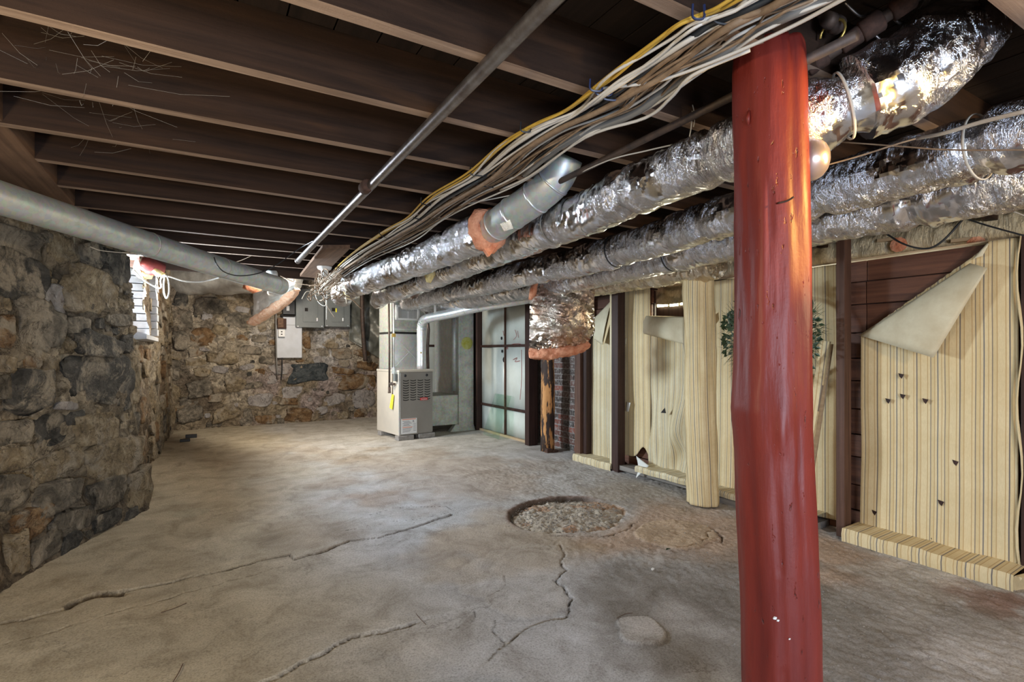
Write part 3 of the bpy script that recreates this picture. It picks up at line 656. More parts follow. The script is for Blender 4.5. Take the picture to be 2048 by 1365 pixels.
# ---------------- wallpaper sheets : surface on (y,z) with bulges, UV in metres
def sheet(name,parent,y0,y1,z0,z1,X,m,nu=60,nv=90,bulge=None,clip=None,edge=.0,uoff=0.):
    """u runs with y from y0 (left in view, far) to y1 (near)."""
    V=[];UV=[]
    for i in range(nu):
        for j in range(nv):
            a=i/(nu-1);c=j/(nv-1);y=y0+(y1-y0)*a;z=z0(a) +((z1(a))-z0(a))*c
            V.append((X,y,z));UV.append((abs(y-y0)+uoff,z))
    V=np.array(V);UV=np.array(UV);yy,zz=V[:,1],V[:,2]
    V[:,0]-=.010*fbm(yy*3.5,zz*1.6,X+y0,3)+.004
    if bulge is not None: V[:,0]-=bulge(yy,zz)
    V[:,0]=np.minimum(V[:,0],XW-.007)
    if edge: V[:,1]+=edge*fbm(zz*4,yy*.2,y0,3)*np.where(np.arange(len(V))//nv<2,1,0)
    mb=MB();msk=None
    if clip: msk=lambda i,j:not clip(i/(nu-1),V[i*nv+j][1],V[i*nv+j][2])
    mb.grid(V,nu,nv,msk)
    return obj(name,mb,M[m],parent,smooth=True,uv=UV,solid=.0015)
def flap(name,parent,pts,m='paperback',curl=.05,n=14):
    """pts: four world corners (a,b along one edge; d,c along the other)."""
    a,b2,c2,d2=[np.array(p,float) for p in pts];V=[]
    nrm=np.cross(b2-a,d2-a);nrm/=np.linalg.norm(nrm)
    if nrm[0]>0: nrm=-nrm
    for i in range(n):
        for j in range(n):
            s=i/(n-1);t=j/(n-1);p=(a*(1-s)+b2*s)*(1-t)+(d2*(1-s)+c2*s)*t;V.append(p+nrm*curl*math.sin(math.pi*s)**.7*(.4+.6*math.sin(math.pi*min(1,t+.15))))
    return obj(name,MB().grid(np.array(V),n,n),M[m],parent,smooth=True,solid=.002)
c0=lambda v:(lambda a:v)
def ledge(parent,y0,y1,x0=3.64,x1=3.84,h=.075,zb=.0,name='sill_cover',m='paper'):
    n=30;V=[];UV=[];prof=[(x0,zb),(x0-.004,zb+h*.6),(x0+.006,zb+h),(x1,zb+h+.004)]
    for i in range(n):
        y=y0+(y1-y0)*i/(n-1);w1=.004*math.sin(i*.55)+.002*math.sin(i*1.4)
        for k,(x,z) in enumerate(prof): V.append((x+w1,y,z+w1*.6 if k else z));UV.append((abs(y-y0),x+z))
    return obj(name,MB().grid(np.array(V),n,4),M[m],parent,uv=UV,auto=.5)
# P5 : big near panel with folded corner
p5=thing('wallpaper_sheet','striped wallpaper sheet nearest the camera with its upper corner folded down','wallpaper',(3.83,1.35,0),'striped wallpaper sheets on the right wall')
yL,yR=1.715,.935
def P(x,y,X=3.82): return pX(x,y,X)
zt=1.875
tl=P(1717,672);tr=P(1975,493)
def clip5(a,y,z):
    # straight tear from tl to tr: remove above-left
    t=(y-tl[1])/(tr[1]-tl[1]);zz=tl[2]+(tr[2]-tl[2])*t
    return z>zz and y>tr[1]
def top5(a):
    y=yL+(yR-yL)*a
    return zt if y<tr[1] else tl[2]+(tr[2]-tl[2])*(y-tl[1])/(tr[1]-tl[1])+.004*float(vn(y*60,1.))
sheet('paper_face',p5,yL,yR,c0(.07),top5,3.83,'paper',120,90,bulge=lambda y,z:.012*np.sin((y-.9)*9)*.5+.02*np.clip(1-(z/.5),0,1))
fa,fb,fc,fd=P(1718,671,3.80),P(1867,716,3.72),P(1975,537,3.74),P(1940,527,3.80)
flap('folded_corner',p5,[fa,fb,fc,fd],curl=.03)
flap('torn_tip',p5,[P(1945,520,3.81),P(1965,513,3.80),P(1978,488,3.80),P(1974,487,3.81)],curl=.01)
ledge(p5,1.73,.90,3.60,3.84,.085)
obj('end_fold',MB().prism([(3.62,.93,0),(3.84,.86,0),(3.84,.84,.09),(3.62,.90,.08)],(0,-.03,0)),M['paper'],p5)
for (x,y) in ((1797,747),(1771,797),(1800,788),(1845,797),(1876,1000),(1744,1020),(1905,920),(1862,1076)):
    p=P(x,y,3.815);obj('tear',MB().prism([p,p+np.array((0,-.030,-.006)),p+np.array((0,-.018,-.034)),p+np.array((0,-.006,-.02))],(-.004,0,0)),M['darkstud'],p5)
# edge strip curl at right of P5
obj('curled_edge',MB().tube([(3.80,.925+.012*math.sin(i*.9),0.08+i*.1) for i in range(19)],.005,8,rad=lambda i,a:.002*np.sin(a*2+i)),M['paper'],p5,smooth=True)
# P4 : between wrapped column and brown stud (behind the red post)
p4=thing('wallpaper_sheet','striped wallpaper sheet hanging directly behind the red log post','wallpaper',(3.83,2.3,0),'striped wallpaper sheets on the right wall')
sheet('paper_face',p4,2.90,1.86,c0(.06),lambda a:1.86,3.82,'paper',80,120,bulge=lambda y,z:.03*np.sin((y-1.9)*16)*np.clip(1.2-z,0,1)*.5+.05*np.clip(.6-z,0,1)*np.exp(-((y-2.70)/.12)**2),edge=.02)
ledge(p4,2.86,1.93,3.66,3.84,.05,.05,m='paper_white')
obj('sill_board',MB().box((3.66,1.93,.0),(3.84,2.9,.045)),M['shelfwood'],p4)
obj('torn_bit',MB().prism([P(1428,625,3.79),P(1420,632,3.79),P(1424,647,3.79),P(1430,640,3.79)],(-.004,0,0)),M['paperback'],p4)
# P3 : bulging sheet with rolled top, bay between dark stud and wrapped column
p3=thing('wallpaper_sheet','bulging striped wallpaper sheet with its top rolled down under the daylight gap','wallpaper',(3.83,3.3,0),'striped wallpaper sheets on the right wall')
yj=P(1299,700)[1]
sheet('paper_face',p3,yj,2.86,c0(.10),lambda a:P(1299+70*a,655+28*a)[2],3.82,'paper_white',70,100,
  bulge=lambda y,z:.10*np.exp(-(((y-3.18)/.16)**2+((z-.52)/.22)**2))-.05*np.exp(-(((y-3.22)/.10)**2+((z-.30)/.12)**2))+.015*np.sin((y+z*.4)*24)*np.clip(1.1-z,0,1)+.02*np.clip(.35-z,0,1)*5*.3)
A1,A2,A3,A4=P(1293,632,3.80),P(1288,668,3.74),P(1372,690,3.74),P(1372,634,3.80)
flap('rolled_top',p3,[A1,A2,A3,A4],curl=.045)
obj('hole',MB().prism([P(1322,826,3.73),P(1330,816,3.73),P(1332,827,3.73)],(-.004,0,0)),M['slot'],p3)
ledge(p3,3.62,2.88,3.62,3.84,.055,.075,m='paper_white')
obj('sill_board',MB().box((3.68,2.9,.03),(3.84,3.9,.075)),M['shelfwood'],p3)
# P2 : narrow darker panel
p2=thing('wallpaper_sheet','narrow striped wallpaper strip right of the dark stud with torn foot','wallpaper',(3.83,3.6,0),'striped wallpaper sheets on the right wall')
y2a,y2b=P(1247,700)[1],P(1300,700)[1]
def clip2(a,y,z): return z<.30-.18*abs(a-.35)*0+ (.12 if a>.62 else -.02)*0 and False
sheet('paper_face',p2,y2a,y2b-.01,lambda a:.16+.12*math.exp(-((a-.75)/.2)**2),c0(1.885),3.815,'paper',50,100,edge=.015,uoff=.02)
obj('side_board',MB().box((3.835,y2a-.05,.9),(3.86,y2a+.22,1.885)),M['plank'],p2)
flap('torn_foot',p2,[P(1272,912,3.74),P(1298,932,3.68),P(1272,957,3.60),P(1280,940,3.66)],'rawpaper',.02)
flap('torn_curl',p2,[P(1254,804,3.80),P(1261,806,3.77),P(1257,824,3.77),P(1252,823,3.80)],'rawpaper',.01)
flap('torn_bit',p2,[P(1250,676,3.79),P(1253,677,3.77),P(1252,690,3.77),P(1248,691,3.79)],'paperback',.01)
# P1 : far bay with hanging flap
p1=thing('wallpaper_sheet','pale striped wallpaper sheet beside the hanging foil blanket with a folded flap','wallpaper',(3.83,4.3,0),'striped wallpaper sheets on the right wall')
y1a,y1b=P(1166,800)[1],P(1231,800)[1]
t0=P(1180,700);t1=P(1229,590)
sheet('paper_face',p1,y1a,y1b,c0(.07),lambda a:P(1166+65*a,705-100*a)[2],3.82,'paper_white',50,90,edge=.05)
flap('folded_flap',p1,[P(1188,637,3.80),P(1190,680,3.76),P(1204,690,3.72),P(1224,600,3.78)],'paperback',.03)
flap('flap_strip',p1,[P(1205,690,3.74),P(1209,689,3.73),P(1228,620,3.77),P(1225,600,3.78)],'paper',.005)
for q in ((1162,760),(1166,795)): flap('torn_curl',p1,[P(q[0],q[1],3.80),P(q[0]+6,q[1]+2,3.77),P(q[0]+8,q[1]+22,3.77),P(q[0]+2,q[1]+20,3.80)],'paperback',.01)
ledge(p1,4.62,3.99,3.64,3.84,.075,m='paper_white')
obj('side_trim',MB().box((3.66,3.995,.02),(3.70,4.02,1.9)),M['paper_white'],p1)
# small gap board behind P1's flap
# wrapped column
cc_=pz(1397,1000,0)
wc=thing('wrapped_column','round post wrapped in striped wallpaper left of the red log post','post',(3.52,2.70,0))
n=120;V=[];UV=[];NN=36
cx,cy=3.50,2.74
for j in range(n):
    z=.01+1.98*j/(n-1);ox=.03*(z-1)*0;oy=.03*(1-z)*0+(.045*z/2)
    for k in range(NN+1):
        a=2*math.pi*k/NN;r=.118+.015*fbm(np.array(math.cos(a)*2.2),math.sin(a)*2.2,z*2.4,3)+.004*math.sin(a*5)
        V.append((cx+r*math.cos(a),cy+oy+r*math.sin(a),z));UV.append((a*.12+.02*math.sin(z*1.5),z))
obj('paper_wrap',MB().grid(np.array(V),n,NN+1),M['paper'],wc,smooth=True,uv=UV,solid=.0015)
obj('post_core',MB().tube([(cx,cy,0),(cx,cy+.02,1),(cx,cy+.045,2.1)],.10,16),M['darkstud'],wc)
tag(wc);
# leaning lath, wrapped
lp=pz(1640,1045,0)
lt=thing('leaning_lath','thin paper-covered wooden lath leaning between red post and brown stud','lath',(3.66,2.0,0))
obj('lath',MB().beam((3.60,2.05,.0),(3.74,1.90,1.32),.06,.02,(1,0,0)),M['paper'],lt,uv=[(.036*(k%2),.1*k) for k in range(8)])
obj('lath_edge',MB().beam((3.63,1.995,.0),(3.76,1.875,1.30),.022,.022,(1,0,0)),M['pale'],lt)
# wreath behind the red post
wc0=pX(1545,672,3.62)
wr_=thing('wreath','dark green twig wreath hanging on the striped wallpaper behind the red post','wreath',tuple(wc0))
tg=MB();lf=MB()
obj('ring',MB().tube([wc0+np.array((0,math.cos(a),math.sin(a)))*.27 for a in np.linspace(0,2*math.pi,40)],.014,6),M['twig'],wr_)
for k in range(900):
    a=random.uniform(0,2*math.pi);r=.24+.09*random.random();L=random.uniform(.05,.12);b1=a+random.uniform(-.9,.9)
    p=wc0+np.array((-.02-.04*random.random(),math.cos(a)*r,math.sin(a)*r));q=p+np.array((random.uniform(-.05,.03),math.cos(b1)*L,math.sin(b1)*L))
    tg.tube([p,(p+q)/2+np.array((-.004,0,.004)),q],[.0016,.0014,.0006],3)
for k in range(230):
    a=random.uniform(.2,5.0) if k%3 else random.uniform(-.4,.6);r=.28+.09*random.random();L=random.uniform(.04,.065);b1=a+random.uniform(-1.1,1.1)
    p=wc0+np.array((-.05,math.cos(a)*r,math.sin(a)*r));d=np.array((random.uniform(-.3,.3),math.cos(b1),math.sin(b1)));s=np.cross(d,(1,0,0));s/=np.linalg.norm(s)
    lf.add([p,p+d*L*.5+s*L*.22,p+d*L,p+d*L*.5-s*L*.22+np.array((-.006,0,0))],[(0,1,2,3)])
tag(obj('needles',tg,M['needle'],wr_),kind='stuff');tag(obj('leaves',lf,M['leaf'],wr_),kind='stuff')

# ============================================================ CRAWL SPACE behind the knee wall
def jacket(path,R,name='foil_jacket',m='foil',parent=None,step=.0115,n=52,amp=.006,seed=0.,wr=.006,sag=.0,seams=()):
    P=np.array(path,float);d=np.r_[0,np.cumsum(np.linalg.norm(np.diff(P,axis=0),axis=1))];N=max(8,int(d[-1]/step));s=np.linspace(0,d[-1],N)
    Q=np.stack([np.interp(s,d,P[:,k]) for k in range(3)],1)
    for _ in range(3): Q[1:-1]=(Q[:-2]+Q[1:-1]*2+Q[2:])/4
    def rad(i,a):
        x=s[i]
        r=amp*1.6*fbm(np.cos(a)*1.3+seed,np.sin(a)*1.3,x*3.2,2)+wr*vn(np.cos(a)*1.6+seed,np.sin(a)*1.6,x*26)+wr*.6*vn(np.cos(a)*4+seed,np.sin(a)*4,x*60+3*np.sin(a*2))
        kk=np.clip(.55+1.3*vn(np.cos(a)*1.1+seed,np.sin(a)*1.1+2,x*2.3),0.12,1.1)
        r=r+kk*(.0014*vn(np.cos(a)*9+seed,np.sin(a)*9,x*55)+.0045*np.abs(vn(np.cos(a)*1.7+seed+9,np.sin(a)*1.7,x*38+2*np.cos(a*2))))
        for q in seams: r=r-.016*math.exp(-((x-q)/.035)**2)+.006*math.exp(-((abs(x-q)-.06)/.03)**2)
        return r
    mb=MB().tube(Q,R,n,True,rad);return obj(name,mb,M[m],parent,auto=.30 if m.startswith('foil') else 1.0),Q,s
def strap(parent,Q,s,x,R,w=.018,m='duct_tape'):
    i=int(np.searchsorted(s,x));i=min(max(i,1),len(Q)-2);t=Q[i+1]-Q[i-1];t/=np.linalg.norm(t)
    return obj('strap',MB().tube([Q[i]-t*w/2,Q[i],Q[i]+t*w/2],R,28,False),M[m],parent,smooth=True,solid=.003)
p=pX(1840,470,4.25)
fd=thing('foil_duct','pale gold foil duct lying along the top of the plank wall in the crawl space','duct',(4.12,2,1.97))
o,Q,s=jacket([(4.13,-.6,1.98),(4.13,1.2,1.985),(4.12,2.2,1.98),(4.12,3.4,1.985),(4.16,4.5,1.99)],.115,m='film_gold',parent=fd,wr=.010,seed=4,seams=(.9,1.9,2.6,3.6,4.4))
for k,(x,y) in enumerate(((1790,478),(1945,478))): 
    p=pX(x,y,4.0);obj('wood_wedge',MB().beam(p,p+np.array((0,.10,.004)),.03,.02),M['pale'],fd)
    p2_=pX(x+8,y+12,3.99);obj('torn_wool',MB().lathe(p2_,[(.0,-.02),(.05,-.01),(.045,.01),(.0,.02)],10,'x'),M['pinkwool'],fd)
fh=thing('foil_blanket','sagging pale foil blanket above the rolled wallpaper and daylight gap','insulation',(4.2,3.7,1.9))
G=[]
for i in range(60):
    for j in range(24):
        a=i/59;c=j/23;y=4.15-1.35*a;z=2.06-.24*c-.10*math.sin(math.pi*a)*c;G.append((4.02+.05*math.sin(c*3.1)-.02,y,z))
G=np.array(G);G[:,0]-=.02*fbm(G[:,1]*9,G[:,2]*14,1.,4);obj('foil_face',MB().grid(G,60,24),M['film_gold'],fh,smooth=True,solid=.004)
# daylight slots in the outer wall and dark boards
sw=thing('slotted_board','dark crawl space board with three bright daylight slots above the rolled wallpaper','board',(5.2,4.4,1.7))
for k,(x0,x1,y0,y1) in enumerate(((1316,1336,600,613),(1341,1357,600,612),(1362,1371,602,610))):
    a=pX(x0,y0,5.3);b_=pX(x1,y1,5.3);obj('daylight_slot',MB().box((5.28,min(a[1],b_[1]),b_[2]),(5.30,max(a[1],b_[1]),a[2])),M['glow'],sw,bevel=.004)
obj('board',MB().box((5.31,2.0,1.2),(5.36,7.0,2.2)),M['darkstud'],sw)
for y0 in (1.1,2.05,.2,3.4): obj('rafter',MB().beam((3.95,y0,2.10),(5.4,y0+.02,2.08),.05,.14),M['joist'],sw)
bm_=obj('white_beam',MB().box((4.28,-.6,1.99),(4.34,.95,2.05)),M['pale']);tag(bm_,'pale wooden beam at the upper right above the foil duct','beam')
# loose board pieces at top of bay one
bb=obj('pale_board',MB().beam((3.95,3.95,1.97),(3.95,4.7,1.96),.1,.16),M['pale']);tag(bb,'short pale timber block above the dark stud next to the foil blanket','board')

# ============================================================ DUCTS
def duct(label,path,R,m='foil',seams=(),straps=(),seed=0,**k):
    t=thing('foil_duct',label,'duct',tuple(np.array(path[len(path)//2])))
    o,Q,s=jacket(path,R,parent=t,m=m,seed=seed,seams=seams,**k)
    for x in straps: strap(t,Q,s,x,R+.004)
    return t,Q,s
# A : left-most run, ends in the bare metal boot
dA,QA,sA=duct('foil wrapped duct ending at the bare metal boot in mid ceiling',[(1.42,2.58,1.955),(1.43,3.1,1.95),(1.43,3.6,1.945),(1.40,4.5,1.945),(1.38,5.5,1.94),(1.42,6.2,1.93),(1.55,6.7,1.93)],.115,seams=(.5,1.1,1.8,2.5,3.1),seed=1,wr=.008)
p=pd(858,548,4.15);G=[]
obj('wool_patch',MB().tube([p+np.array((0,0,.06)),p+np.array((.01,0,0)),p+np.array((0,0,-.07))],[.02,.045,.02],8,rad=lambda i,a:.01*np.sin(a*3+i)),M['yellowwool'],dA,smooth=True)
obj('wool_patch',MB().tube([QA[-110],QA[-100],QA[-90]],.121,20,False,rad=lambda i,a:-.02*(np.sin(a*2+i)>0)),M['yellowwool'],dA)
# torn wool collar + metal boot
cw=obj('wool_collar',MB().tube([(1.42,2.615,1.955),(1.42,2.585,1.955),(1.43,2.56,1.95),(1.43,2.555,1.95)],[.10,.128,.12,.07],26,False,rad=lambda i,a:.02*np.sin(a*2+1.3)*(a>3)+.008*np.sin(a*7+i)),M['pinkwool'],dA,smooth=True,solid=.02)
obj('wool_tail',MB().prism([(1.36,2.575,1.87),(1.47,2.56,1.87),(1.45,2.55,1.84),(1.405,2.545,1.79)],(.0,.025,.0)),M['pinkwool'],dA)
bo=thing('duct_boot','bare galvanised metal boot rising to the floorboards from the torn pink wool','duct',(1.45,2.4,2.0))
bp=crom([(1.425,2.60,1.955),(1.43,2.50,1.965),(1.45,2.36,2.00),(1.49,2.20,2.05),(1.53,2.08,2.12),(1.55,2.02,2.22)],6)
obj('boot_pipe',MB().tube(bp,.088,30),M['galv'],bo,smooth=True)
for i in (6,12,18,23):
    t=bp[i+1]-bp[i];t/=np.linalg.norm(t);obj('seam_ring',MB().tube([bp[i]-t*.005,bp[i]+t*.005],.092,30),M['galv_bright'],bo,smooth=True)
p=bp[10]+np.array((-.06,-.03,-.045));obj('copper_patch',MB().prism([p,p+np.array((.02,-.07,.01)),p+np.array((.04,-.075,-.035)),p+np.array((.02,-.01,-.04))],(-.006,-.006,-.006)),M['foil_gold'],bo)
# B : long run passing behind the red post, with the elbow rising at the upper right
el=[pd(1985,-30,1.55),pd(1935,25,1.52),pd(1890,85,1.50),pd(1835,140,1.49),pd(1760,180,1.50),pd(1690,212,1.53)]
bpath=list(crom(el,5))+[np.array(p) for p in [(1.56,.95,1.945),(1.58,1.15,1.95),(1.60,1.55,1.95),(1.66,1.95,1.95),(1.69,2.4,1.95),(1.76,3.05,1.95),(1.81,4.0,1.94),(1.83,5.2,1.92),(1.9,6.2,1.92),(2.05,6.8,1.93)]]
dB=thing('foil_duct','long foil duct running behind the red post and elbowing up to the ceiling','duct',(1.6,1.5,1.95))
P_=np.array(bpath)
oB,QB,sB=jacket(bpath,.105,parent=dB,seed=9,wr=.007,seams=(.62,1.02,1.5,2.15,2.9,3.6,4.4,5.2),n=56,step=.010)
for x in (.62,2.15,4.4): strap(dB,QB,sB,x,.1,.007,'string' if x<1 else 'duct_tape')
oE,QE,sE=jacket([tuple(p) for p in list(crom(el,5))[:24]],.128,'elbow_jacket','foil',dB,seed=3,wr=.009,n=64,step=.009)
# C, D : two runs further right, close together
dC,QC,sC=duct('middle foil duct passing below the elbow, upper of the two right hand runs',[(2.20,-.4,1.97),(2.27,.5,1.955),(2.31,.9,1.95),(2.33,1.3,1.95),(2.33,1.7,1.95),(2.42,2.3,1.94),(2.45,3.1,1.93),(2.42,4.0,1.93),(2.38,5.0,1.92),(2.45,6.3,1.92),(2.5,6.95,1.92)],.108,seams=(.55,1.05,1.6,2.2,3.0,3.8,4.5),straps=(),seed=12,wr=.008)
strap(dC,QC,sC,1.05,.112,.008,'string');strap(dC,QC,sC,3.0,.112,.012,'black_p')
dD,QD,sD=duct('lower right foil duct resting on top of the studs beside the wallpaper',[(2.80,-.4,1.965),(2.86,.6,1.95),(2.86,1.0,1.95),(2.83,1.5,1.94),(2.83,2.1,1.94),(2.92,2.75,1.94),(3.02,3.4,1.94),(3.0,4.2,1.93),(2.95,5.2,1.92),(2.85,6.3,1.92),(2.78,6.95,1.92)],.118,seams=(.7,1.45,2.2,2.9,3.6,4.2),seed=21,wr=.008)
strap(dD,QD,sD,2.9,.122,.012,'black_p')
# foil sag over wrapped column top
fs=thing('foil_sleeve','ragged foil sleeve bunched over the wallpapered column top','insulation',(3.3,2.9,1.93))
jacket([(3.42,2.55,1.93),(3.45,2.7,1.93),(3.42,3.2,1.93),(3.4,3.7,1.93),(3.45,4.1,1.93)],.115,parent=fs,m='foil_gold',seed=33,wr=.014)
# two small bare ducts above the furnace zone
g1=thing('metal_duct','bare greenish metal duct above the white flue pipe near the furnace','duct',(2.9,5.2,1.9))
jacket([(3.12,5.2,1.93),(2.98,5.7,1.94),(2.80,6.3,1.95),(2.70,6.6,1.95)],.09,'duct_pipe','galv_pale',g1,wr=.002,amp=.002)
jacket([(3.35,5.5,1.90),(3.20,5.9,1.90),(3.0,6.4,1.91)],.06,'duct_branch','foil_dull',g1,wr=.006)
# left galvanised duct
p0=np.array((-1.55,1.85,1.99));pA=np.array(pz(0,396,1.955));pB=pd(562,573,4.72)
q0=pA+(pA-pB)*.6
gl_=thing('round_metal_duct','long round galvanised duct crossing above the stone wall on the left','duct',tuple((pA+pB)/2))
obj('duct_pipe',MB().tube([q0+(pB-q0)*t for t in np.linspace(0,1,40)],.078,36),M['galv'],gl_,smooth=True)
for t in (.33,.60,.78,.97):
    c=q0+(pB-q0)*t;dd=(pB-q0)/np.linalg.norm(pB-q0);obj('joint_ring',MB().tube([c-dd*.004,c+dd*.004],.0805,36),M['galv_pale'],gl_,smooth=True)
c=q0+(pB-q0)*.6
obj('hanger_wire',MB().tube(crom([c+np.array((.0,-.081,.03)),c+np.array((-.02,-.06,-.06)),c+np.array((-.2,-.15,-.085)),c+np.array((-.26,-.2,-.075))],5),.0018,4),M['string'],gl_)
# ============================================================ IRON PIPES
ip=thing('iron_pipe','long grey iron pipe with a rusty coupling running under the joists','pipe',(.69,2.4,2.07))
a=pz(1112,-10,2.075);b_=pz(596,522,2.05)
a=a+(a-b_)*.35
obj('pipe',MB().tube([a+(b_-a)*t for t in np.linspace(0,1,12)],.0215,18),M['iron'],ip,smooth=True)
c=pz(732,374,2.065);d_=(b_-a)/np.linalg.norm(b_-a)
obj('coupling',MB().tube([c-d_*.035,c-d_*.03,c+d_*.03,c+d_*.035],[.027,.031,.031,.027],18),M['rust'],ip,smooth=True)
obj('pipe_end',MB().tube([b_-d_*.03,b_+d_*.01],.026,18),M['iron'],ip,smooth=True)
dp=thing('conduit','dark straight conduit running between the cable bundle and the foil duct','pipe',(1.3,2,2.09))
a=pz(1475,188,2.085);b_=pz(1075,385,2.085);obj('pipe',MB().tube([a+(a-b_)*.3,b_+(b_-a)*.02],.014,12),M['iron_dark'],dp,smooth=True)
# plumbing at top right behind the post
pl=thing('rusty_plumbing','rusty plumbing pipe with fittings between red post top and foil elbow','pipe',(1.45,.75,2.15))
a=pd(1560,175,1.62);b_=pd(1850,-20,1.42);dd=(b_-a)/np.linalg.norm(b_-a);L=np.linalg.norm(b_-a)
obj('pipe',MB().tube([a,b_],.018,14),M['iron_dark'],pl,smooth=True)
for t,r in ((.28,.026),(.52,.026),(.66,.032),(.86,.028)): obj('fitting',MB().tube([a+dd*(t*L-.03),a+dd*(t*L-.025),a+dd*(t*L+.025),a+dd*(t*L+.03)],[r*.8,r,r,r*.8],12),M['rust'],pl,smooth=True)
c=pd(1665,45,1.5);obj('valve_body',MB().lathe(c,[(.0,-.035),(.02,-.035),(.024,-.01),(.016,0),(.026,.012),(.026,.03),(0,.034)],12,'x'),M['iron_dark'],pl,smooth=True)
obj('valve_handle',MB().tube([c+np.array((0,math.cos(q)*.035,math.sin(q)*.035-.03)) for q in np.linspace(0,5.4,16)],.004,6),M['brass'],pl,smooth=True)
for q in ((1740,60),(1770,20),(1690,5)):
    c=pd(q[0],q[1],1.5);obj('pipe_hook',MB().tube(crom([c,c+np.array((.02,-.01,-.02)),c+np.array((.05,-.02,-.035)),c+np.array((.08,-.03,-.02))],4),.004,6),M['iron'],pl,smooth=True)
bk=obj('timber_block',MB().beam((1.62,1.02,2.19),(1.95,1.0,2.19),.16,.17),M['beam']);tag(bk,'brown timber block under the joists between red post top and foil elbow','block')

# ============================================================ RED LOG POST
rp=thing('log_post','glossy red painted log post standing closest to the camera','post',tuple(pz(1552,1553,0)*np.array((1,1,0))))
prof=[(-.01,1567,.105),(.2,1563,.105),(.45,1561,.1045),(.75,1552,.105),(.95,1546,.104),(1.08,1541,.108),(1.2,1543,.104),(1.4,1544,.1015),(1.6,1543,.100),(1.8,1541,.099),(2.0,1539,.098),(2.09,1538,.096),(2.14,1538,.092)]
n=190;NN=72;V=[]
zz=np.array([a for a,_,_ in prof]);xx=np.array([b for _,b,_ in prof]);r0=np.array([c for _,_,c in prof])
for i in range(n):
    z=-.01+2.145*i/(n-1);x=np.interp(z,zz,xx);r=np.interp(z,zz,r0);c=O+ray(x,HY)*1.5
    a=np.arange(NN)*2*math.pi/NN
    rr=r+.0022*np.cos(a*5+1.0)+.0016*np.cos(a*9+z)+.0035*fbm(np.cos(a)*1.6,np.sin(a)*1.6,z*1.1,3)
    rr=rr+.0018*fbm(np.cos(a)*6,np.sin(a)*6,z*5,3)
    for ca,cw,cd,za,zb in ((4.35,.018,.010,-.1,2.2),(3.72,.016,.008,.0,1.9),(4.9,.014,.006,.3,1.3)):
        w_=cw*(.5+.5*abs(float(vn(z*6,ca))));g=np.exp(-(((a-ca-.04*math.sin(z*3))%(2*math.pi)+math.pi)%(2*math.pi)-math.pi)**2/(w_*1.6)**2)
        if za<z<zb: rr=rr-cd*g*(.35+.65*(float(vn(z*4,ca+3))>-.2))
    for kx,kz,kr,kh in ((4.05,1.07,.22,.006),(4.55,1.52,.20,-.004),(4.6,1.72,.22,.004),(3.9,1.02,.1,.007),(4.3,.98,.12,.005)):
        rr=rr+kh*np.exp(-((a-kx)/kr)**2-((z-kz)/(kr*.45))**2)
    for k in range(NN): V.append((c[0]+rr[k]*math.cos(a[k]),c[1]+rr[k]*math.sin(a[k]),z))
mb=MB().add(V,[(i*NN+k,i*NN+(k+1)%NN,(i+1)*NN+(k+1)%NN,(i+1)*NN+k) for i in range(n-1) for k in range(NN)]+[tuple((n-1)*NN+k for k in range(NN))])
obj('trunk',mb,M['redpost'],rp,smooth=True)
def onpost(x,y,dd=.0):  # point on the post skin along a camera ray
    r=ray(x,y);z=H+r[2]*1.4;cx=np.interp(z,zz,xx);c=O+ray(cx,HY)*1.5;R=np.interp(z,zz,r0)+dd
    ox,oy=-c[0],-c[1];A=r[0]**2+r[1]**2;B=2*(r[0]*ox+r[1]*oy);Cc=ox*ox+oy*oy-R*R;D=max(B*B-4*A*Cc,0);t=(-B-math.sqrt(D))/(2*A);return O+r*t
a=onpost(1560,404,.001);obj('bent_nail',MB().tube(crom([onpost(1556,407,-.01),onpost(1558,406,.006),onpost(1574,402,.012),onpost(1588,394,.022)],4),.0026,8),M['rust'],rp,smooth=True)
a=onpost(1497,235);obj('knot_stub',MB().tube([onpost(1498,222,.001),onpost(1496,236,.006),onpost(1497,250,.001)],[.003,.006,.003],8),M['redpost'],rp,smooth=True)
for (x,y,s) in ((1550,1237,.006),(1556,1242,.004),(1579,1279,.003)):
    p=onpost(x,y,.0005);obj('white_chip',MB().tube([p+np.array((-s*.8,s*.4,-s*.3)),p,p+np.array((s*.8,-s*.4,s*.4))],[s*.3,s*.8,s*.3],7),M['white_p'],rp)
# lamp on the right side of the post
R_=np.array((C_,-S_,0));Fw=np.array((S_,C_,0));Uz=np.array((0,0,1.))
lc=pd(1608,322,1.52);lm=thing('flood_lamp','round reflector lamp fixed to the right side of the red post','lamp',tuple(lc))
def rev(c,ax,prof,n=28):
    ax=ax/np.linalg.norm(ax);a=np.cross(ax,Uz);a/=np.linalg.norm(a);b2=np.cross(ax,a);V=[]
    for r,z in prof:
        for k in range(n): q=2*math.pi*k/n;V.append(c+ax*z+a*r*math.cos(q)+b2*r*math.sin(q))
    m_=len(prof);return MB().add(V,[(i*n+k,i*n+(k+1)%n,(i+1)*n+(k+1)%n,(i+1)*n+k) for i in range(m_-1) for k in range(n)]+[tuple((m_-1)*n+k for k in range(n))])
ax=R_*.97-Fw*.25
obj('reflector',rev(lc,ax,[(.050,-.012),(.058,-.004),(.061,.006),(.061,.018),(.057,.036),(.048,.050),(.034,.060),(.016,.066),(.002,.068)]),M['lampglass'],lm,smooth=True)
obj('lamp_base',rev(lc,ax,[(.030,-.040),(.034,-.036),(.036,-.014),(.046,-.010),(.046,-.006)]),M['black_p'],lm,smooth=True)
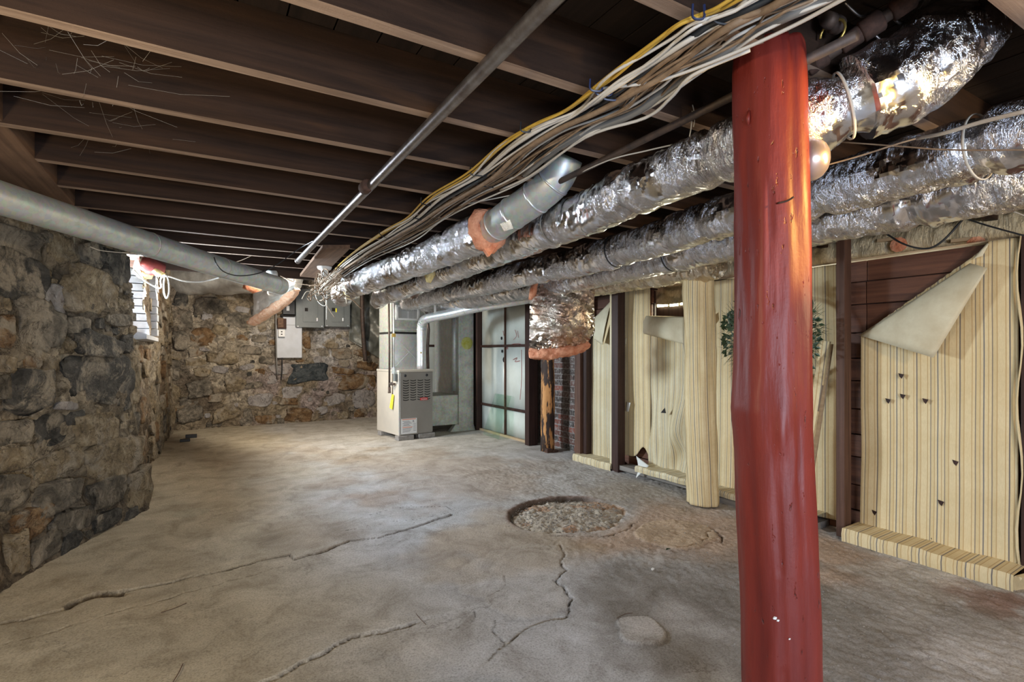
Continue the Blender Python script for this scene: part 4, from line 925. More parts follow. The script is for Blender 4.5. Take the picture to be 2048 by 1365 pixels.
# ============================================================ CABLES
Lp=[(1640,-110),(1461,0),(1407,27),(1355,46),(1308,82),(1239,137),(1185,178),(1130,219),(1068,248),(1000,290),(935,347),(861,392),(820,433),(779,457),(722,494),(681,527),(652,556)]
Rp=[(1800,-60),(1672,0),(1600,30),(1540,62),(1478,98),(1400,150),(1342,191),(1280,232),(1200,262),(1130,300),(1050,359),(952,410),(886,448),(833,482),(763,512),(722,535),(668,566)]
Lp=crom([(x,y,0) for x,y in Lp],6)[:,:2];Rp=crom([(x,y,0) for x,y in Rp],6)[:,:2];NS=len(Lp)
allc=[]
def cable(name,label,u,r,m,z=2.088,wob=.05,seed=0.,s0=0,s1=NS,drift=None,n=7,group=None,flat=False,smallwob=.0):
    P=[]
    for i in range(s0,s1):
        s=i/(NS-1);uu=(u if drift is None else np.interp(s,drift[0],drift[1]))+wob*float(vn(s*9+seed,seed*3.1))+wob*.5*float(vn(s*22+seed,seed))
        p=Lp[i]*(1-uu)+Rp[i]*uu
        zz_=z-.012*abs(float(vn(s*11+seed*2,4.)))-.008*math.sin(s*math.pi*7+seed)**2
        P.append(pz(p[0],p[1],zz_-r))
    P=np.array(P)
    if s0==0: e=P[0]-P[8];e[2]=0;e/=np.linalg.norm(e);P=np.vstack([P[0]+e*t+np.array((0,0,.01*math.sin(t*5+seed))) for t in (2.2,1.8,1.4,1.0,.6,.3,.12)]+[P])
    for _ in range(2): P[1:-1]=(P[:-2]+2*P[1:-1]+P[2:])/4
    o=obj(name,MB().tube(P,r,n),m,None,smooth=True);tag(o,label,'cable',group);allc.append(P);return P
G1='tan cables in the ceiling bundle';G2='white cables in the ceiling bundle';G3='yellow cables along the bundle edge'
for k in range(3): cable('cable',['left','middle','right'][k]+' one of the three yellow cables along the bundle edge',.0+.03*k,.0048,M['cab_y'],wob=.03,seed=k*1.9,group=G3)
wh=[(.10,.0048),(.16,.0042),(.24,.0045),(.62,.004),(.78,.0045),(.98,.0045)]
for k,(u,r) in enumerate(wh): cable('cable','slim white cable running within the ceiling cable bundle',u,r,M['cab_w'],wob=.12,seed=10+k*2.3,group=G2,z=2.085-.004*(k%3))
Pb=cable('armoured_cable','black armoured corrugated cable in the middle of the ceiling bundle',.33,.0095,M['cab_b'],z=2.092,wob=.04,seed=31,n=12)
cable('cable','thickest white cable crossing the middle of the ceiling bundle',.4,.0075,M['cab_w'],z=2.082,wob=.03,seed=37,drift=([0,.12,.25,.4,1],[.62,.52,.34,.22,.25]))
cable('cable','thick wavy cloth-covered tan cable lowest in the ceiling bundle',.5,.0095,M['cab_t'],z=2.074,wob=.10,seed=41,drift=([0,.2,.35,1],[.58,.56,.50,.48]),n=10)
cable('cable','second wavy cloth-covered tan cable beside the thick one',.5,.007,M['cab_t'],z=2.08,wob=.09,seed=45.5)
for k in range(10): cable('cable','thin tan cable running within the ceiling cable bundle',.44+.045*k,.0027+.001*(k%2),M['cab_t'],z=2.088-.006*(k%4),wob=.15,seed=50+k*1.7,group=G1)
for k in range(4): cable('cable','thin grey cable running within the ceiling cable bundle',.3+.17*k,.0035,M['cab_g'],z=2.094,wob=.12,seed=70+k*1.7,group='grey cables in the ceiling bundle',n=5)
cable('conduit','thick grey plastic pipe at the right edge of the ceiling bundle',.86,.0155,M['cab_g'],z=2.10,wob=.012,seed=90,s1=int(NS*.62),n=14)
def free(name,label,pts,r,m,cat='cable',group=None,n=6,k=6,par=None):
    o=obj(name,MB().tube(crom(pts,k),r,n),m,par,smooth=True)
    if par is None: tag(o,label,cat,group)
    return o
free('cable','white cable passing low in front of the red post top',[pz(1760,-40,2.03),pz(1683,0,2.04),pz(1588,51,2.05),pz(1468,106,2.05),pz(1355,150,2.055),pz(1290,167,2.06),pz(1188,179,2.085)],.0048,M['cab_w'])
free('cable','thin white wire leaving the bundle toward the long foil duct',[pz(1462,252,2.07),pz(1407,275,2.06),pz(1296,301,2.06),pz(1214,322,2.07),pz(1112,367,2.08),pz(1034,388,2.08),pz(935,408,2.07)],.003,M['cab_w'])
free('cable','loose pale cable bowing out below the right side of the bundle',[pz(1500,100,2.06),pz(1386,150,2.05),pz(1342,195,2.04),pz(1290,236,2.04),pz(1171,275,2.06),pz(1060,352,2.06),pz(1000,380,2.07)],.0055,M['cab_w'])
# ties
TL={};ORD=['nearest','second','third','fourth','fifth','sixth','seventh','eighth','ninth']
for (i,u0,u1,m) in sorted(((14,-.02,.10,'blue_p'),(36,-.03,.12,'blue_p'),(37,.10,.30,'blue_p'),(38,.25,.45,'blue_p'),(50,-.03,.12,'black_p'),(60,.05,.30,'black_p'),(62,.4,.8,'black_p'),(68,-.03,.2,'black_p'),(72,.1,.5,'black_p'),(80,-.03,.35,'black_p'),(16,.3,.6,'black_p'),(86,.2,.7,'black_p'))):
    TL[m]=TL.get(m,-1)+1
    a=Lp[i]*(1-u0)+Rp[i]*u0;b2=Lp[i]*(1-u1)+Rp[i]*u1;A=pz(a[0],a[1],2.065);B=pz(b2[0],b2[1],2.065)
    t=obj('cable_tie',MB().tube(crom([A+np.array((0,0,.03)),A,(A+B)/2-np.array((0,0,.006)),B,B+np.array((0,0,.03))],4),.0032,5),M[m]);tag(t,('blue' if m=='blue_p' else 'black')+' tie around the ceiling cable bundle, '+ORD[TL[m]]+' of its colour from the camera','cable tie','ties on the ceiling bundle')
# tangle of wire ends above the electrical boxes
for k in range(26):
    x0=646+random.uniform(-8,16);y0=568+random.uniform(-10,14);d0=5.0+random.uniform(-.2,.4);pts=[pd(x0+25,y0-22,d0-.2),pd(x0,y0,d0)]
    x,y=x0,y0
    for q in range(3+k%3): x+=random.uniform(-22,20);y+=random.uniform(-16,22);pts.append(pd(x,min(y,640),d0+random.uniform(-.05,.05)))
    free('wire','curly loose tan wire end tangled above the two grey panel boxes',pts,.0042+.001*(k%2),M['cab_t'] if k%4 else M['string'],'wire','curly wire ends above the panel boxes',5)
free('wire','straight thin white wire hanging in front of the right panel box',[pd(654,560,5.7),pd(653.5,600,5.7),pd(653,640,5.7)],.003,M['cab_w'],'wire')
free('wire','drooping pale wire with its end pointing right across the right panel box',[pd(641,585,5.7),pd(650,605,5.7),pd(660,622,5.7),pd(670,637,5.7)],.003,M['cab_t'],'wire')
free('wire','looped pale wire hanging between the two panel boxes',[pd(630,568,5.7),pd(631,590,5.7),pd(638,606,5.7),pd(650,612,5.7),pd(652,600,5.7),pd(645,585,5.7)],.0042,M['cab_w'],'wire')
free('wire','long thin tan wire running from the torn blanket under the cable bundle',[pd(560,552,5.6),pd(600,568,5.6),pd(655,571,5.5),pd(720,554,5.2),pd(800,523,4.6)],.0045,M['cab_t'],'wire')
free('wire','black drooping wire crossing below the round metal duct',[pd(428,515,3.3),pd(434,530,3.3),pd(450,545,3.35),pd(480,552,3.5),pd(520,546,3.7),pd(556,528,3.9),pd(600,497,4.0),pd(650,470,3.7)],.004,M['cab_b'],'wire')
free('wire','thin brown wire stretched under the far joists',[pd(440,530,4.9),pd(480,522,4.9),pd(530,498,4.8)],.003,M['cab_t'],'wire')
free('wire','tan wire arching under the end of the iron pipe',[pd(452,515,5),pd(500,535,5),pd(540,556,5.2),pd(575,572,5.4)],.004,M['cab_t'],'wire')
free('cord','white cord loop hanging by the bright left window',[pd(268,540,4.55),pd(290,562,4.7),pd(320,577,4.8),pd(321,560,4.8),pd(328,551,4.8),pd(336,558,4.8),pd(338,585,4.8),pd(333,597,4.8),pd(328,585,4.8),pd(328,560,4.8),pd(335,553,4.9),pd(370,563,5.1),pd(410,563,5.3),pd(450,552,5.4),pd(480,540,5.5)],.0065,M['white_p'],'cord')
free('cord','short white cord dangling beside the white cord loop',[pd(313,548,4.8),pd(312,575,4.8),pd(315,600,4.9)],.003,M['white_p'],'cord')
s=free('string','pale knotted string hanging from the dark conduit',[pd(1385,210,1.85),pd(1388,225,1.85),pd(1384,240,1.85),pd(1382,258,1.85),pd(1379,274,1.85)],.0022,M['string'],'string')
free('string_end','',[pd(1384,222,1.85),pd(1389,240,1.85),pd(1387,254,1.85)],.0018,M['string'],par=s) 
# right side lines
X1=2.0
free('cable','pale cable rising to the right edge above the middle foil duct',[pX(1835,277,2.05),pX(1890,266,2.0),pX(1960,245,1.96),pX(2060,220,1.9)],.006,M['cab_w'])
free('cord','thin brown cord stretched right from the foil elbow',[pX(1680,284,1.85),pX(1800,293,1.9),pX(1900,300,1.9),pX(2060,300,1.9)],.0024,M['cab_t'],'cord')
free('cord','thin tan cord running up right from the reflector lamp',[pX(1652,331,1.75),pX(1720,312,1.8),pX(1795,288,1.85),pX(1830,278,1.9)],.0026,M['cab_t'],'cord')
free('cable','black drooping cable loop in front of the plank wall top',[pX(1728,452,3.4),pX(1770,467,3.4),pX(1800,485,3.4),pX(1832,496,3.4),pX(1862,496,3.4),pX(1890,478,3.4),pX(1925,440,3.4),pX(1955,410,3.35)],.0055,M['black_p'])
free('cable','black cable sloping down to the right edge by the pale beam',[pX(1900,425,3.4),pX(1960,447,3.4),pX(2060,475,3.4)],.0045,M['black_p'])
free('wire','thin white wire sloping above the pale beam',[pX(1985,407,3.4),pX(2060,436,3.4)],.003,M['cab_w'],'wire')
free('wire','thin dark wire along the underside of the lower foil duct',[pX(1620,482,3.0),pX(1760,452,3.0),pX(1900,425,3.0),pX(2060,390,3.0)],.0025,M['black_p'],'wire')
# ceiling lampholder
lh=pd(649,549,4.95);ls=thing('lampholder','white porcelain lampholder with square plate on the far ceiling','lamp',tuple(lh))
obj('plate',MB().box(tuple(lh+np.array((-.07,-.05,.10))),tuple(lh+np.array((.07,.05,.13)))),M['panel_grey'],ls,bevel=.004)
obj('socket',MB().lathe(lh,[(.025,-.02),(.03,-.015),(.032,.035),(.062,.05),(.068,.07),(.066,.10)],24),M['white_p'],ls,smooth=True)
# ============================================================ FURNACE
th=math.radians(7);E1=np.array((math.cos(th),math.sin(th),0));E2=np.array((-math.sin(th),math.cos(th),0))
FO=np.array((2.37,6.90,0.))
def fm(o=FO): return Matrix(((E1[0],E2[0],0,o[0]),(E1[1],E2[1],0,o[1]),(0,0,1,o[2]),(0,0,0,1)))
MF=fm()
fu=thing('furnace','beige and grey gas furnace cabinet standing on cement blocks','furnace',tuple(FO))
W,D_,ZB,ZT=.535,.74,.065,.985
obj('side_casing',MB().box((0,.012,ZB),(W,D_,ZT-.02),MF),M['furn_side'],fu,bevel=.004)
obj('front_panel',MB().box((.012,-.012,ZB+.012),(W-.004,.014,ZT-.03),MF),M['furn'],fu,bevel=.006)
obj('top_cap',MB().box((-.008,-.02,ZT-.03),(W+.01,D_,ZT),MF),M['furn_side'],fu,bevel=.003)
obj('corner_trim',MB().box((-.003,-.010,ZB),(.013,.004,ZT-.03),MF),M['galv_bright'],fu)
for k,xx_ in enumerate((.09,.43)):
    c=MF@Vector((xx_,-.014,.905));obj('knob_screw',MB().lathe(c,[(.0,-.012),(.014,-.010),(.019,-.002),(.018,.004)],14,'y'),M['black_p'],fu,smooth=True)
# louvres
lv=None
for r_ in range(9):
    for q in range(4):
        xx_=.055+q*.113;z=.845-r_*.034
        if lv is None:
            mb=MB();n=8
            pts=[(xx_+.092*i/(n-1),-.0135,z-.010*math.sin(math.pi*i/(n-1))) for i in range(n)]
            loc=Vector(MF@Vector((xx_,0,z)))
            V=[tuple(MF@Vector(p)) for p in pts]+[tuple(MF@Vector((p[0],-.0135,p[2]-.012))) for p in pts]+[tuple(MF@Vector((p[0],-.021,p[2]-.014))) for p in pts]
            mb.add(V,[(i,i+1,n+i+1,n+i) for i in range(n-1)]);mb2=MB().add(V,[(n+i,n+i+1,2*n+i+1,2*n+i) for i in range(n-1)])
            lv=obj('louvre',mb,M['slot'],fu);base_l=(xx_,z);lo_=lv
        else:
            o=MF.to_3x3()@Vector((xx_-base_l[0],0,z-base_l[1]));share('louvre',lv,fu,o)
# badge with its lettering
obj('badge',MB().box((.325,-.018,.545),(.445,-.011,.582),MF),M['red_badge'],fu,bevel=.003)
def text(s,name,parent,M4,size,m,al='CENTER'):
    cu=bpy.data.curves.new('t','FONT');cu.body=s;cu.size=size;cu.extrude=.0006;cu.align_x=al;cu.align_y='CENTER';cu.resolution_u=2
    t=bpy.data.objects.new('t',cu);C.objects.link(t);bpy.context.view_layer.update()
    me=bpy.data.meshes.new_from_object(t.evaluated_get(bpy.context.evaluated_depsgraph_get()));bpy.data.objects.remove(t)
    me.transform(Matrix.Translation(-worldloc(parent))@M4);me.materials.clear();me.materials.append(m)
    o=bpy.data.objects.new(name,me);C.objects.link(o);o.parent=parent;return o
TX=MF@Matrix.Translation((.385,-.0195,.5635))@Matrix.Rotation(math.pi/2,4,'X')
text('bryant','badge_lettering',fu,TX,.036,M['label_w'])
st=obj('warning_sticker',MB().box((.03,-.0165,.085),(.27,-.0125,.30),MF),M['label_w'],fu)
def strip(x0,z0,x1,z1,m,name='sticker_print'): obj(name,MB().box((x0,-.0175,z0),(x1,-.0162,z1),MF),M[m],st)
st.location=(0,0,0)
strip(.04,.285,.255,.293,'label_o');strip(.045,.175,.20,.182,'label_o')
for k in range(5): strip(.045+.02*(k%2),.262-k*.016,.15+.02*(k%3),.267-k*.016,'label_b')
for k in range(4): strip(.05,.160-k*.016,.19-.01*k,.164-k*.016,'label_b')
for k in range(6): strip(.215,.22-k*.02,.255,.224-k*.02,'label_b')
text('R',"sticker_letter",st,MF@Matrix.Translation((.215,-.018,.255))@Matrix.Rotation(math.pi/2,4,'X'),.045,M['label_b'])
# gas controls on the left side
def fp(x,y,z): return np.array(MF@Vector((x,y,z)))
obj('yellow_tag',MB().prism([fp(-.012,.13,.63),fp(-.012,.20,.64),fp(-.020,.26,.44),fp(-.020,.17,.42)],(-.002,0,0)),M['yellow_tag'],fu)
gp=thing('gas_pipe','dark gas pipe with tee and drip leg beside the furnace','pipe',tuple(fp(-.05,.16,.7)))
obj('riser',MB().tube([fp(-.05,.22,2.02),fp(-.05,.20,1.3),fp(-.05,.20,.70)],.014,12),M['iron_dark'],gp,smooth=True)
obj('drip_leg',MB().tube([fp(-.05,.20,.74),fp(-.05,.20,.68),fp(-.05,.20,.677),fp(-.05,.20,.655)],[.019,.019,.022,.022],12),M['iron_dark'],gp,smooth=True)
obj('tee_branch',MB().tube([fp(-.05,.20,.79),fp(-.05,.12,.79),fp(-.02,.08,.79)],[.017,.014,.014],12),M['iron_dark'],gp,smooth=True)
obj('union_nut',MB().tube([fp(-.05,.15,.79),fp(-.05,.11,.79)],.024,8),M['iron'],gp)
obj('valve_box',MB().box((-.045,.03,.83),(-.002,.09,.93),MF),M['panel_grey'],gp,bevel=.004)
obj('switch_box',MB().box((-.05,.05,.93),(-.002,.13,1.02),MF),M['galv'],gp,bevel=.004)
wc_=thing('white_riser','slim pale conduit rising beside the dark gas pipe','pipe',tuple(fp(-.04,.08,1)))
obj('tube',MB().tube([fp(-.035,.09,2.0),fp(-.035,.09,.98)],.013,10),M['galv_bright'],wc_,smooth=True)
obj('clip',MB().box((-.055,.07,1.45),(-.015,.11,1.50),MF),M['brass'],wc_)
# blocks under the furnace
for k,(xa,xb) in enumerate(((-.02,.22),(.30,.56))):
    cb=obj('cement_block',MB().box((xa,-.03,.0),(xb,.09,.064),MF),M['conc_block'],None,bevel=.006);tag(cb,('left' if k==0 else 'right')+' cement block under the front edge of the furnace','block')
for k,(xa,ya) in enumerate(((-.02,.55),(.3,.6))):
    cb=obj('cement_block',MB().box((xa,ya,.0),(xa+.22,ya+.12,.064),MF),M['conc_block'],None,bevel=.006);tag(cb,'cement block under the rear '+('left' if k==0 else 'right')+' corner of the furnace','block')
# plenum / coil box above
pn=thing('plenum','galvanised air plenum with a louvred grille above the furnace','duct',tuple(fp(.2,.4,1.2)))
obj('coil_case',MB().box((.0,.17,.985),(.50,.66,1.50),MF),M['galv_bright'],pn,bevel=.004)
obj('dark_gap',MB().box((.01,.185,1.50),(.49,.65,1.53),MF),M['slot'],pn)
obj('upper_case',MB().box((.0,.17,1.53),(.50,.66,2.06),MF),M['galv_pale'],pn,bevel=.004)
obj('side_panel',MB().box((-.006,.20,1.0),(.0,.64,1.49),MF),M['galv_pale'],pn)
for a_,b2 in (((.02,1.46),(.48,1.02)),((.02,1.02),(.48,1.46))): obj('cross_break',MB().beam(fp(a_[0],.169,a_[1]),fp(b2[0],.169,b2[1]),.008,.004,E2),M['galv'],pn)
for z in (1.42,1.56): obj('rib',MB().box((.005,.162,z),(.495,.17,z+.012),MF),M['galv_bright'],pn)
gr=obj('vent_grille',MB().box((.03,.150,1.70),(.40,.168,1.725),MF).box((.03,.150,1.885),(.40,.168,1.91),MF).box((.03,.150,1.70),(.06,.168,1.91),MF).box((.37,.150,1.70),(.40,.168,1.91),MF),M['white_p'],pn)
obj('grille_back',MB().box((.05,.163,1.71),(.38,.168,1.90),MF),M['slot'],gr)
for k in range(25):
    obj('grille_slat',MB().box((.066+k*.0122,.158,1.725),(.066+k*.0122+(.005 if k!=12 else .010),.1612,1.885),MF),M['white_p'],gr)
# flue pipe
fl_=thing('flue_pipe','silver flue pipe rising from the furnace and sloping right to the wall','pipe',tuple(pd(842,738,7.15)))
fp0=pd(843,739,7.12)
e0=pd(843,656,7.12);e1=pd(855,642,7.0)
fpt=[fp0,pd(843,690,7.12),e0,pd(846,645,7.08),pd(856,637,7.0),pd(905,627,6.75),pd(960,614,6.5),pd(1010,605,6.3),pd(1065,596,6.1)]
obj('pipe',MB().tube(crom(fpt,6),.063,26),M['galv_bright'],fl_,smooth=True)
cr=crom(fpt,6)
for i in (11,14,17,20,24,33,36): 
    t=cr[i+1]-cr[i];t/=np.linalg.norm(t);obj('joint_ring',MB().tube([cr[i]-t*.004,cr[i]+t*.004],.0665,26),M['galv'],fl_,smooth=True)
c=pd(842,706,7.04);obj('vent_screw',MB().lathe(c,[(.0,-.008),(.011,-.005),(.011,.005)],10,'y'),M['brass'],fl_)
for (x,y0,y1,d) in ((866,602,650,6.93),(942,592,632,6.55)):
    obj('hanger_strap',MB().box(tuple(pd(x,y1-12,d)+np.array((-.015,-.07,0))),tuple(pd(x,y0,d)+np.array((.015,-.066,0)))),M['white_p'],fl_)
# copper line set beside the flue
obj_=thing('pipe_bundle','dark insulated line and copper pipe behind the flue riser','pipe',tuple(pd(850,700,7.3)))
obj('copper_line',MB().tube([pd(847,738,7.25),pd(847,655,7.25)],.012,8),M['brass'],obj_,smooth=True)
obj('dark_line',MB().tube([pd(856,738,7.3),pd(855,700,7.3),pd(857,660,7.3),pd(853,620,7.3)],.022,10),M['iron_dark'],obj_,smooth=True)
# ---------------- return ducts to the right of the furnace
rd=thing('return_duct','tall dusty galvanised return duct with a yellow paint spot','duct',(3.5,7.5,0))
obj('column',MB().box((3.47,7.27,.05),(3.73,7.5,2.2)),M['galv_pale'],rd,bevel=.006)
obj('column_back',MB().box((3.49,7.5,.5),(3.73,8.3,2.2)),M['galv'],rd,bevel=.004)
obj('bright_edge',MB().tube([(3.46,7.42,.62),(3.46,7.42,2.2)],.045,16),M['galv'],rd,smooth=True)
obj('low_box',MB().box((2.93,7.30,.10),(3.47,7.95,.565)),M['galv_pale'],rd,bevel=.008)
obj('toe_piece',MB().prism([(3.30,7.22,.0),(3.73,7.22,.0),(3.73,7.28,.10),(3.42,7.28,.10)],(0,.10,0)),M['galv_pale'],rd)
p=pY(934,687,7.262);obj('paint_spot',MB().lathe((p[0],p[1],p[2]),[(.0,-.003),(.05,-.003),(.085,-.001),(.10,.002)],14,'y'),M['flashy'],rd)
sp=thing('white_partition','pale partition panel with a dark band between plenum and return duct','panel',(3.3,8.6,0))
a=pY(846,600,8.6);b_=pY(882,800,8.6)
obj('panel',MB().box((a[0],8.6,.45),(b_[0],8.63,2.3)),M['wpanel'],sp)
z=pY(860,692,8.6)[2];obj('band',MB().box((a[0],8.585,z-.02),(b_[0],8.6,z+.02)),M['darkstud'],sp)
obj('frame_stud',MB().box((a[0]-.06,8.58,0),(a[0],8.66,2.3)),M['darkstud'],sp)
# ============================================================ FAR WALL FITTINGS
def fbox(name,x0,y0,x1,y1,Yf,t,m,parent,bev=.004):
    a=pY(x0,y0,Yf);b_=pY(x1,y1,Yf);a2=pY(x0,y1,Yf)
    return obj(name,MB().box((a[0],Yf,min(a[2],b_[2])),(b_[0],Yf+t,max(a[2],b_[2]))),M[m],parent,bevel=bev)
for k,(x0,x1,lab) in enumerate(((592,648,'dark grey electrical panel box, left one of the two, with small black latch'),(650,700,'dark grey electrical panel box, right one of the two, with yellow latch mark'))):
    p=pY((x0+x1)/2,614,9.3);eb=thing('electrical_panel',lab,'panel box',tuple(p),'electrical panel boxes on the far wall')
    y0=577+(2*k);fbox('cabinet',x0,y0,x1,656-1.5*k,9.40,.2,'panel_grey',eb)
    fbox('door',x0+14,y0+14,x1-12,645,9.385,.014,'panel_grey',eb,.003)
    fbox('latch',x0+18 if k==0 else x0+14,616,x0+24 if k==0 else x0+20,623,9.37,.02,'slot',eb)
    if k==1: fbox('latch_mark',671,617,674,625,9.375,.012,'yellow_tag',eb)
    fbox('pull',x1-15,636,x1-12,643,9.372,.014,'galv_bright',eb)
    for (sx,sy) in ((x0+4,653-k),(x1-4,653-k),(x0+4,583)): fbox('screw',sx-1,sy-1,sx+1,sy+1,9.39,.012,'galv_bright',eb,0)
eb=thing('back_board','white painted board on the far wall carrying small outlet boxes','board',tuple(pY(578,685,9.4)))
a=pY(553,656,9.38);b_=pY(605,716,9.38);c=pY(569,636,9.38)
fbox('board_face',553,650,604,716,9.48,.1,'board_white',eb)
fbox('board_upper',566,632,602,651,9.48,.1,'board_white',eb)
ob=thing('outlet_box','brown outlet box with white receptacle plate on the white board','outlet',tuple(pY(562,650,9.3)))
fbox('box_body',555,637,573,658,9.40,.09,'rust',ob);fbox('box_upper',556,636,567,655,9.38,.02,'beam',ob)
fbox('plate',557,659,570,674,9.39,.10,'white_p',ob)
for y in (664,669): fbox('socket_slot',562,y-1,565,y+1,9.382,.012,'slot',ob,0)
mb_=thing('fuse_box','black fuse box with a pale label left of the electrical panels','panel box',tuple(pY(582,615,9.35)))
fbox('body',566,600,590,632,9.42,.15,'black_p',mb_);fbox('label_plate',573,612,579,622,9.41,.012,'label_w',mb_)
fbox('dust_plate',562,628,590,634,9.42,.1,'slot',mb_)
free('conduit','thin pale conduit running down beside the white board',[pY(553,590,9.36),pY(552,650,9.36),pY(553,715,9.4),pY(555,750,9.45)],.012,M['cab_g'],'pipe')
free('wire','thin dark wire hanging below the white board',[pY(564,716,9.42),pY(564,740,9.45),pY(562,760,9.5)],.01,M['black_p'],'wire')
free('conduit','dark vertical pipe against the grey plastic sheet by the furnace',[pY(724,585,9.25),pY(725,640,9.3),pY(728,690,9.35),pY(731,722,9.4)],.04,M['iron_dark'],'pipe')
# grey plastic sheet
G=[];nu,nv=46,40
for i in range(nu):
    for j in range(nv):
        a=i/(nu-1);c=j/(nv-1);x=698+70*a;y=585+(95+45*a)*c;p=pY(x,y,9.56);G.append(p)
G=np.array(G);G[:,1]-=.08*np.abs(fbm(G[:,0]*2.4,G[:,2]*2.4,5.,4))+.03*np.sin(G[:,0]*14+G[:,2]*10)
ps=obj('plastic_sheet',MB().grid(G,nu,nv),M['sheet'],None,smooth=True,solid=.004);tag(ps,'crumpled grey plastic sheet hung on the stone wall left of the furnace','sheet')
# big grey wrapped duct along the far left
bg=thing('wrapped_duct','fat grey plastic-wrapped duct high on the far stone wall at left','duct',tuple(pd(420,560,8.0)))
jacket([pd(338,556,8.2),pd(352,560,8.15),pd(400,562,8.1),pd(470,560,8.0),pd(540,556,7.7),pd(575,550,7.4)],[.21],parent=bg,name='wrap',m='foil_dull',seed=55,wr=.02,amp=.02) if False else None
P_=[pd(330,552,8.25),pd(345,556,8.2),pd(400,558,8.1),pd(470,558,8.0),pd(540,556,7.7),pd(580,552,7.4)]
Q=crom(P_,14);rad_=[.05+.19*min(1,(i/14))**.5 for i in range(len(Q))]
obj('wrap',MB().tube(Q,rad_,34,True,lambda i,a:.03*fbm(np.cos(a)*2,np.sin(a)*2,i*.13,3)),M['film'],bg,smooth=True)
for k,(x,y,m_,s) in enumerate(((302,532,'redbrick',.16),(288,545,'yellowwool',.10),(318,545,'yellowwool',.06))):
    p=pd(x,y,5.0);q=obj('insulation_lump',MB().tube([p+np.array((-s*.8,0,.02)),p+np.array((-s*.2,.02,.0)),p+np.array((s*.7,.04,-.02))],[s*.35,s*.6,s*.3],10,True,lambda i,a:s*.12*np.sin(a*3+i)),M[m_],None,smooth=True)
    tag(q,['dark red painted masonry lump above the bright left window','yellow foam lump at the top corner of the stone wall','small yellow foam lump beside the white cord loop'][k],'lump')
q=obj('wool_patch',MB().tube([pd(490,572,7.2),pd(505,575,7.2),pd(520,572,7.1)],[.05,.09,.05],10,True,lambda i,a:.02*np.sin(a*3+i)),M['pinkwool'],bg,smooth=True)
# pale joist hanger board & small white pipe end near duct end
q=obj('pipe_stub',MB().tube([pd(535,549,5.6),pd(552,550,5.6)],.045,14),M['white_p'],None,smooth=True);tag(q,'short white pipe stub behind the end of the round metal duct','pipe')
# torn blanket with pink edge
tb=thing('torn_blanket','torn silver-faced insulation blanket with a pink edge hanging beyond the metal duct','insulation',tuple(pd(545,600,6.4)))
nu,nv=90,60;G=[]
for i in range(nu):
    for j in range(nv):
        a=i/(nu-1);c=j/(nv-1);x=506+84*a;yt=588-26*a;yb=648-66*a;y=yt+(yb-yt)*c;d=6.7-.5*a-.12*math.sin(c*math.pi);G.append(pd(x,y,d))
G=np.array(G);G+=.03*np.stack([fbm(G[:,0]*7,G[:,2]*7,k*3.,3) for k in range(3)],1)*np.array((.3,1,.3))
G[:,1]+=.05*np.abs(fbm(G[:,0]*9,G[:,2]*5,7.,4))+.01*vn(G[:,0]*40,G[:,2]*40,1.)
obj('foil_face',MB().grid(G,nu,nv),M['film'],tb,auto=.5)
nb=34;PP=[pd(502,646,6.72),pd(520,636,6.6),pd(545,620,6.45),pd(570,603,6.33),pd(592,580,6.2)]
obj('wool_edge',MB().tube(crom(PP,7),[.035]*2+[.052]*25+[.03]*2,16,True,lambda i,a:.02*np.cos(a)**2+.014*fbm(np.cos(a)*2,np.sin(a)*2,i*.5,3)),M['palewool'],tb,smooth=True)
obj('hanger_wire',MB().tube([pd(588,572,6.15),pd(588,560,6.15)+np.array((0,0,.05)),pd(588,560,6.15)+np.array((0,0,.45))],.004,5),M['cab_g'],tb)
# hanging foil blanket with orange-pink bottom strip
hb=thing('hanging_blanket','crumpled foil-faced insulation blanket hanging in front of the brick patch','insulation',tuple(pd(1125,630,5.0)))
nu,nv=150,130;G=[]
for i in range(nu):
    for j in range(nv):
        a=i/(nu-1);c=j/(nv-1)
        xl=np.interp(c,[0,.35,1],[1095,1060,1058]);xr=np.interp(c,[0,.4,.8,1],[1192,1188,1190,1172]);yt=545+6*a;yb=704-12*a
        d=4.95-.16*math.sin(math.pi*a)*math.sin(math.pi*c*.9)+.12*(1-c);G.append(pd(xl+(xr-xl)*a,yt+(yb-yt)*c,d))
G=np.array(G);tow=ray(1125,630);tow/=np.linalg.norm(tow)
f_=.035*fbm(G[:,0]*5+G[:,2]*4,G[:,2]*5,2.,4)+.022*np.abs(fbm(G[:,0]*11,G[:,2]*12,5.,3))+.004*vn(G[:,0]*50,G[:,2]*55,G[:,1]*30)
G=G-f_[:,None]*tow[None]
obj('foil_face',MB().grid(G,nu,nv),M['foil_copper_refl'],hb,auto=.35)
PP=[pd(1060,706,4.98),pd(1085,708,4.93),pd(1110,707,4.90),pd(1140,702,4.9),pd(1160,697,4.95),pd(1178,688,5.0)]
def flatrad(i,a): return .022*np.abs(np.sin(a))*0+.012*fbm(np.cos(a)*3,np.sin(a)*3,i*.4,3)
obj('wool_strip',MB().tube(crom(PP,7),[.045]+[.058-.0006*i for i in range(34)]+[.02],16,True,flatrad),M['pinkwool'],hb,smooth=True)
obj('wool_side',MB().tube(crom([pd(1080,548,4.98),pd(1068,575,4.99),pd(1063,600,5.02)],6),[.03+.004*math.sin(i) for i in range(13)],12,True,flatrad),M['pinkwool'],hb,smooth=True)
q=obj('pale_block',MB().box(tuple(pd(1196,582,5.25)),tuple(pd(1196,582,5.25)+np.array((.25,.2,.16)))),M['pale']);tag(q,'pale timber block between the hanging blanket and the dark stud','block')
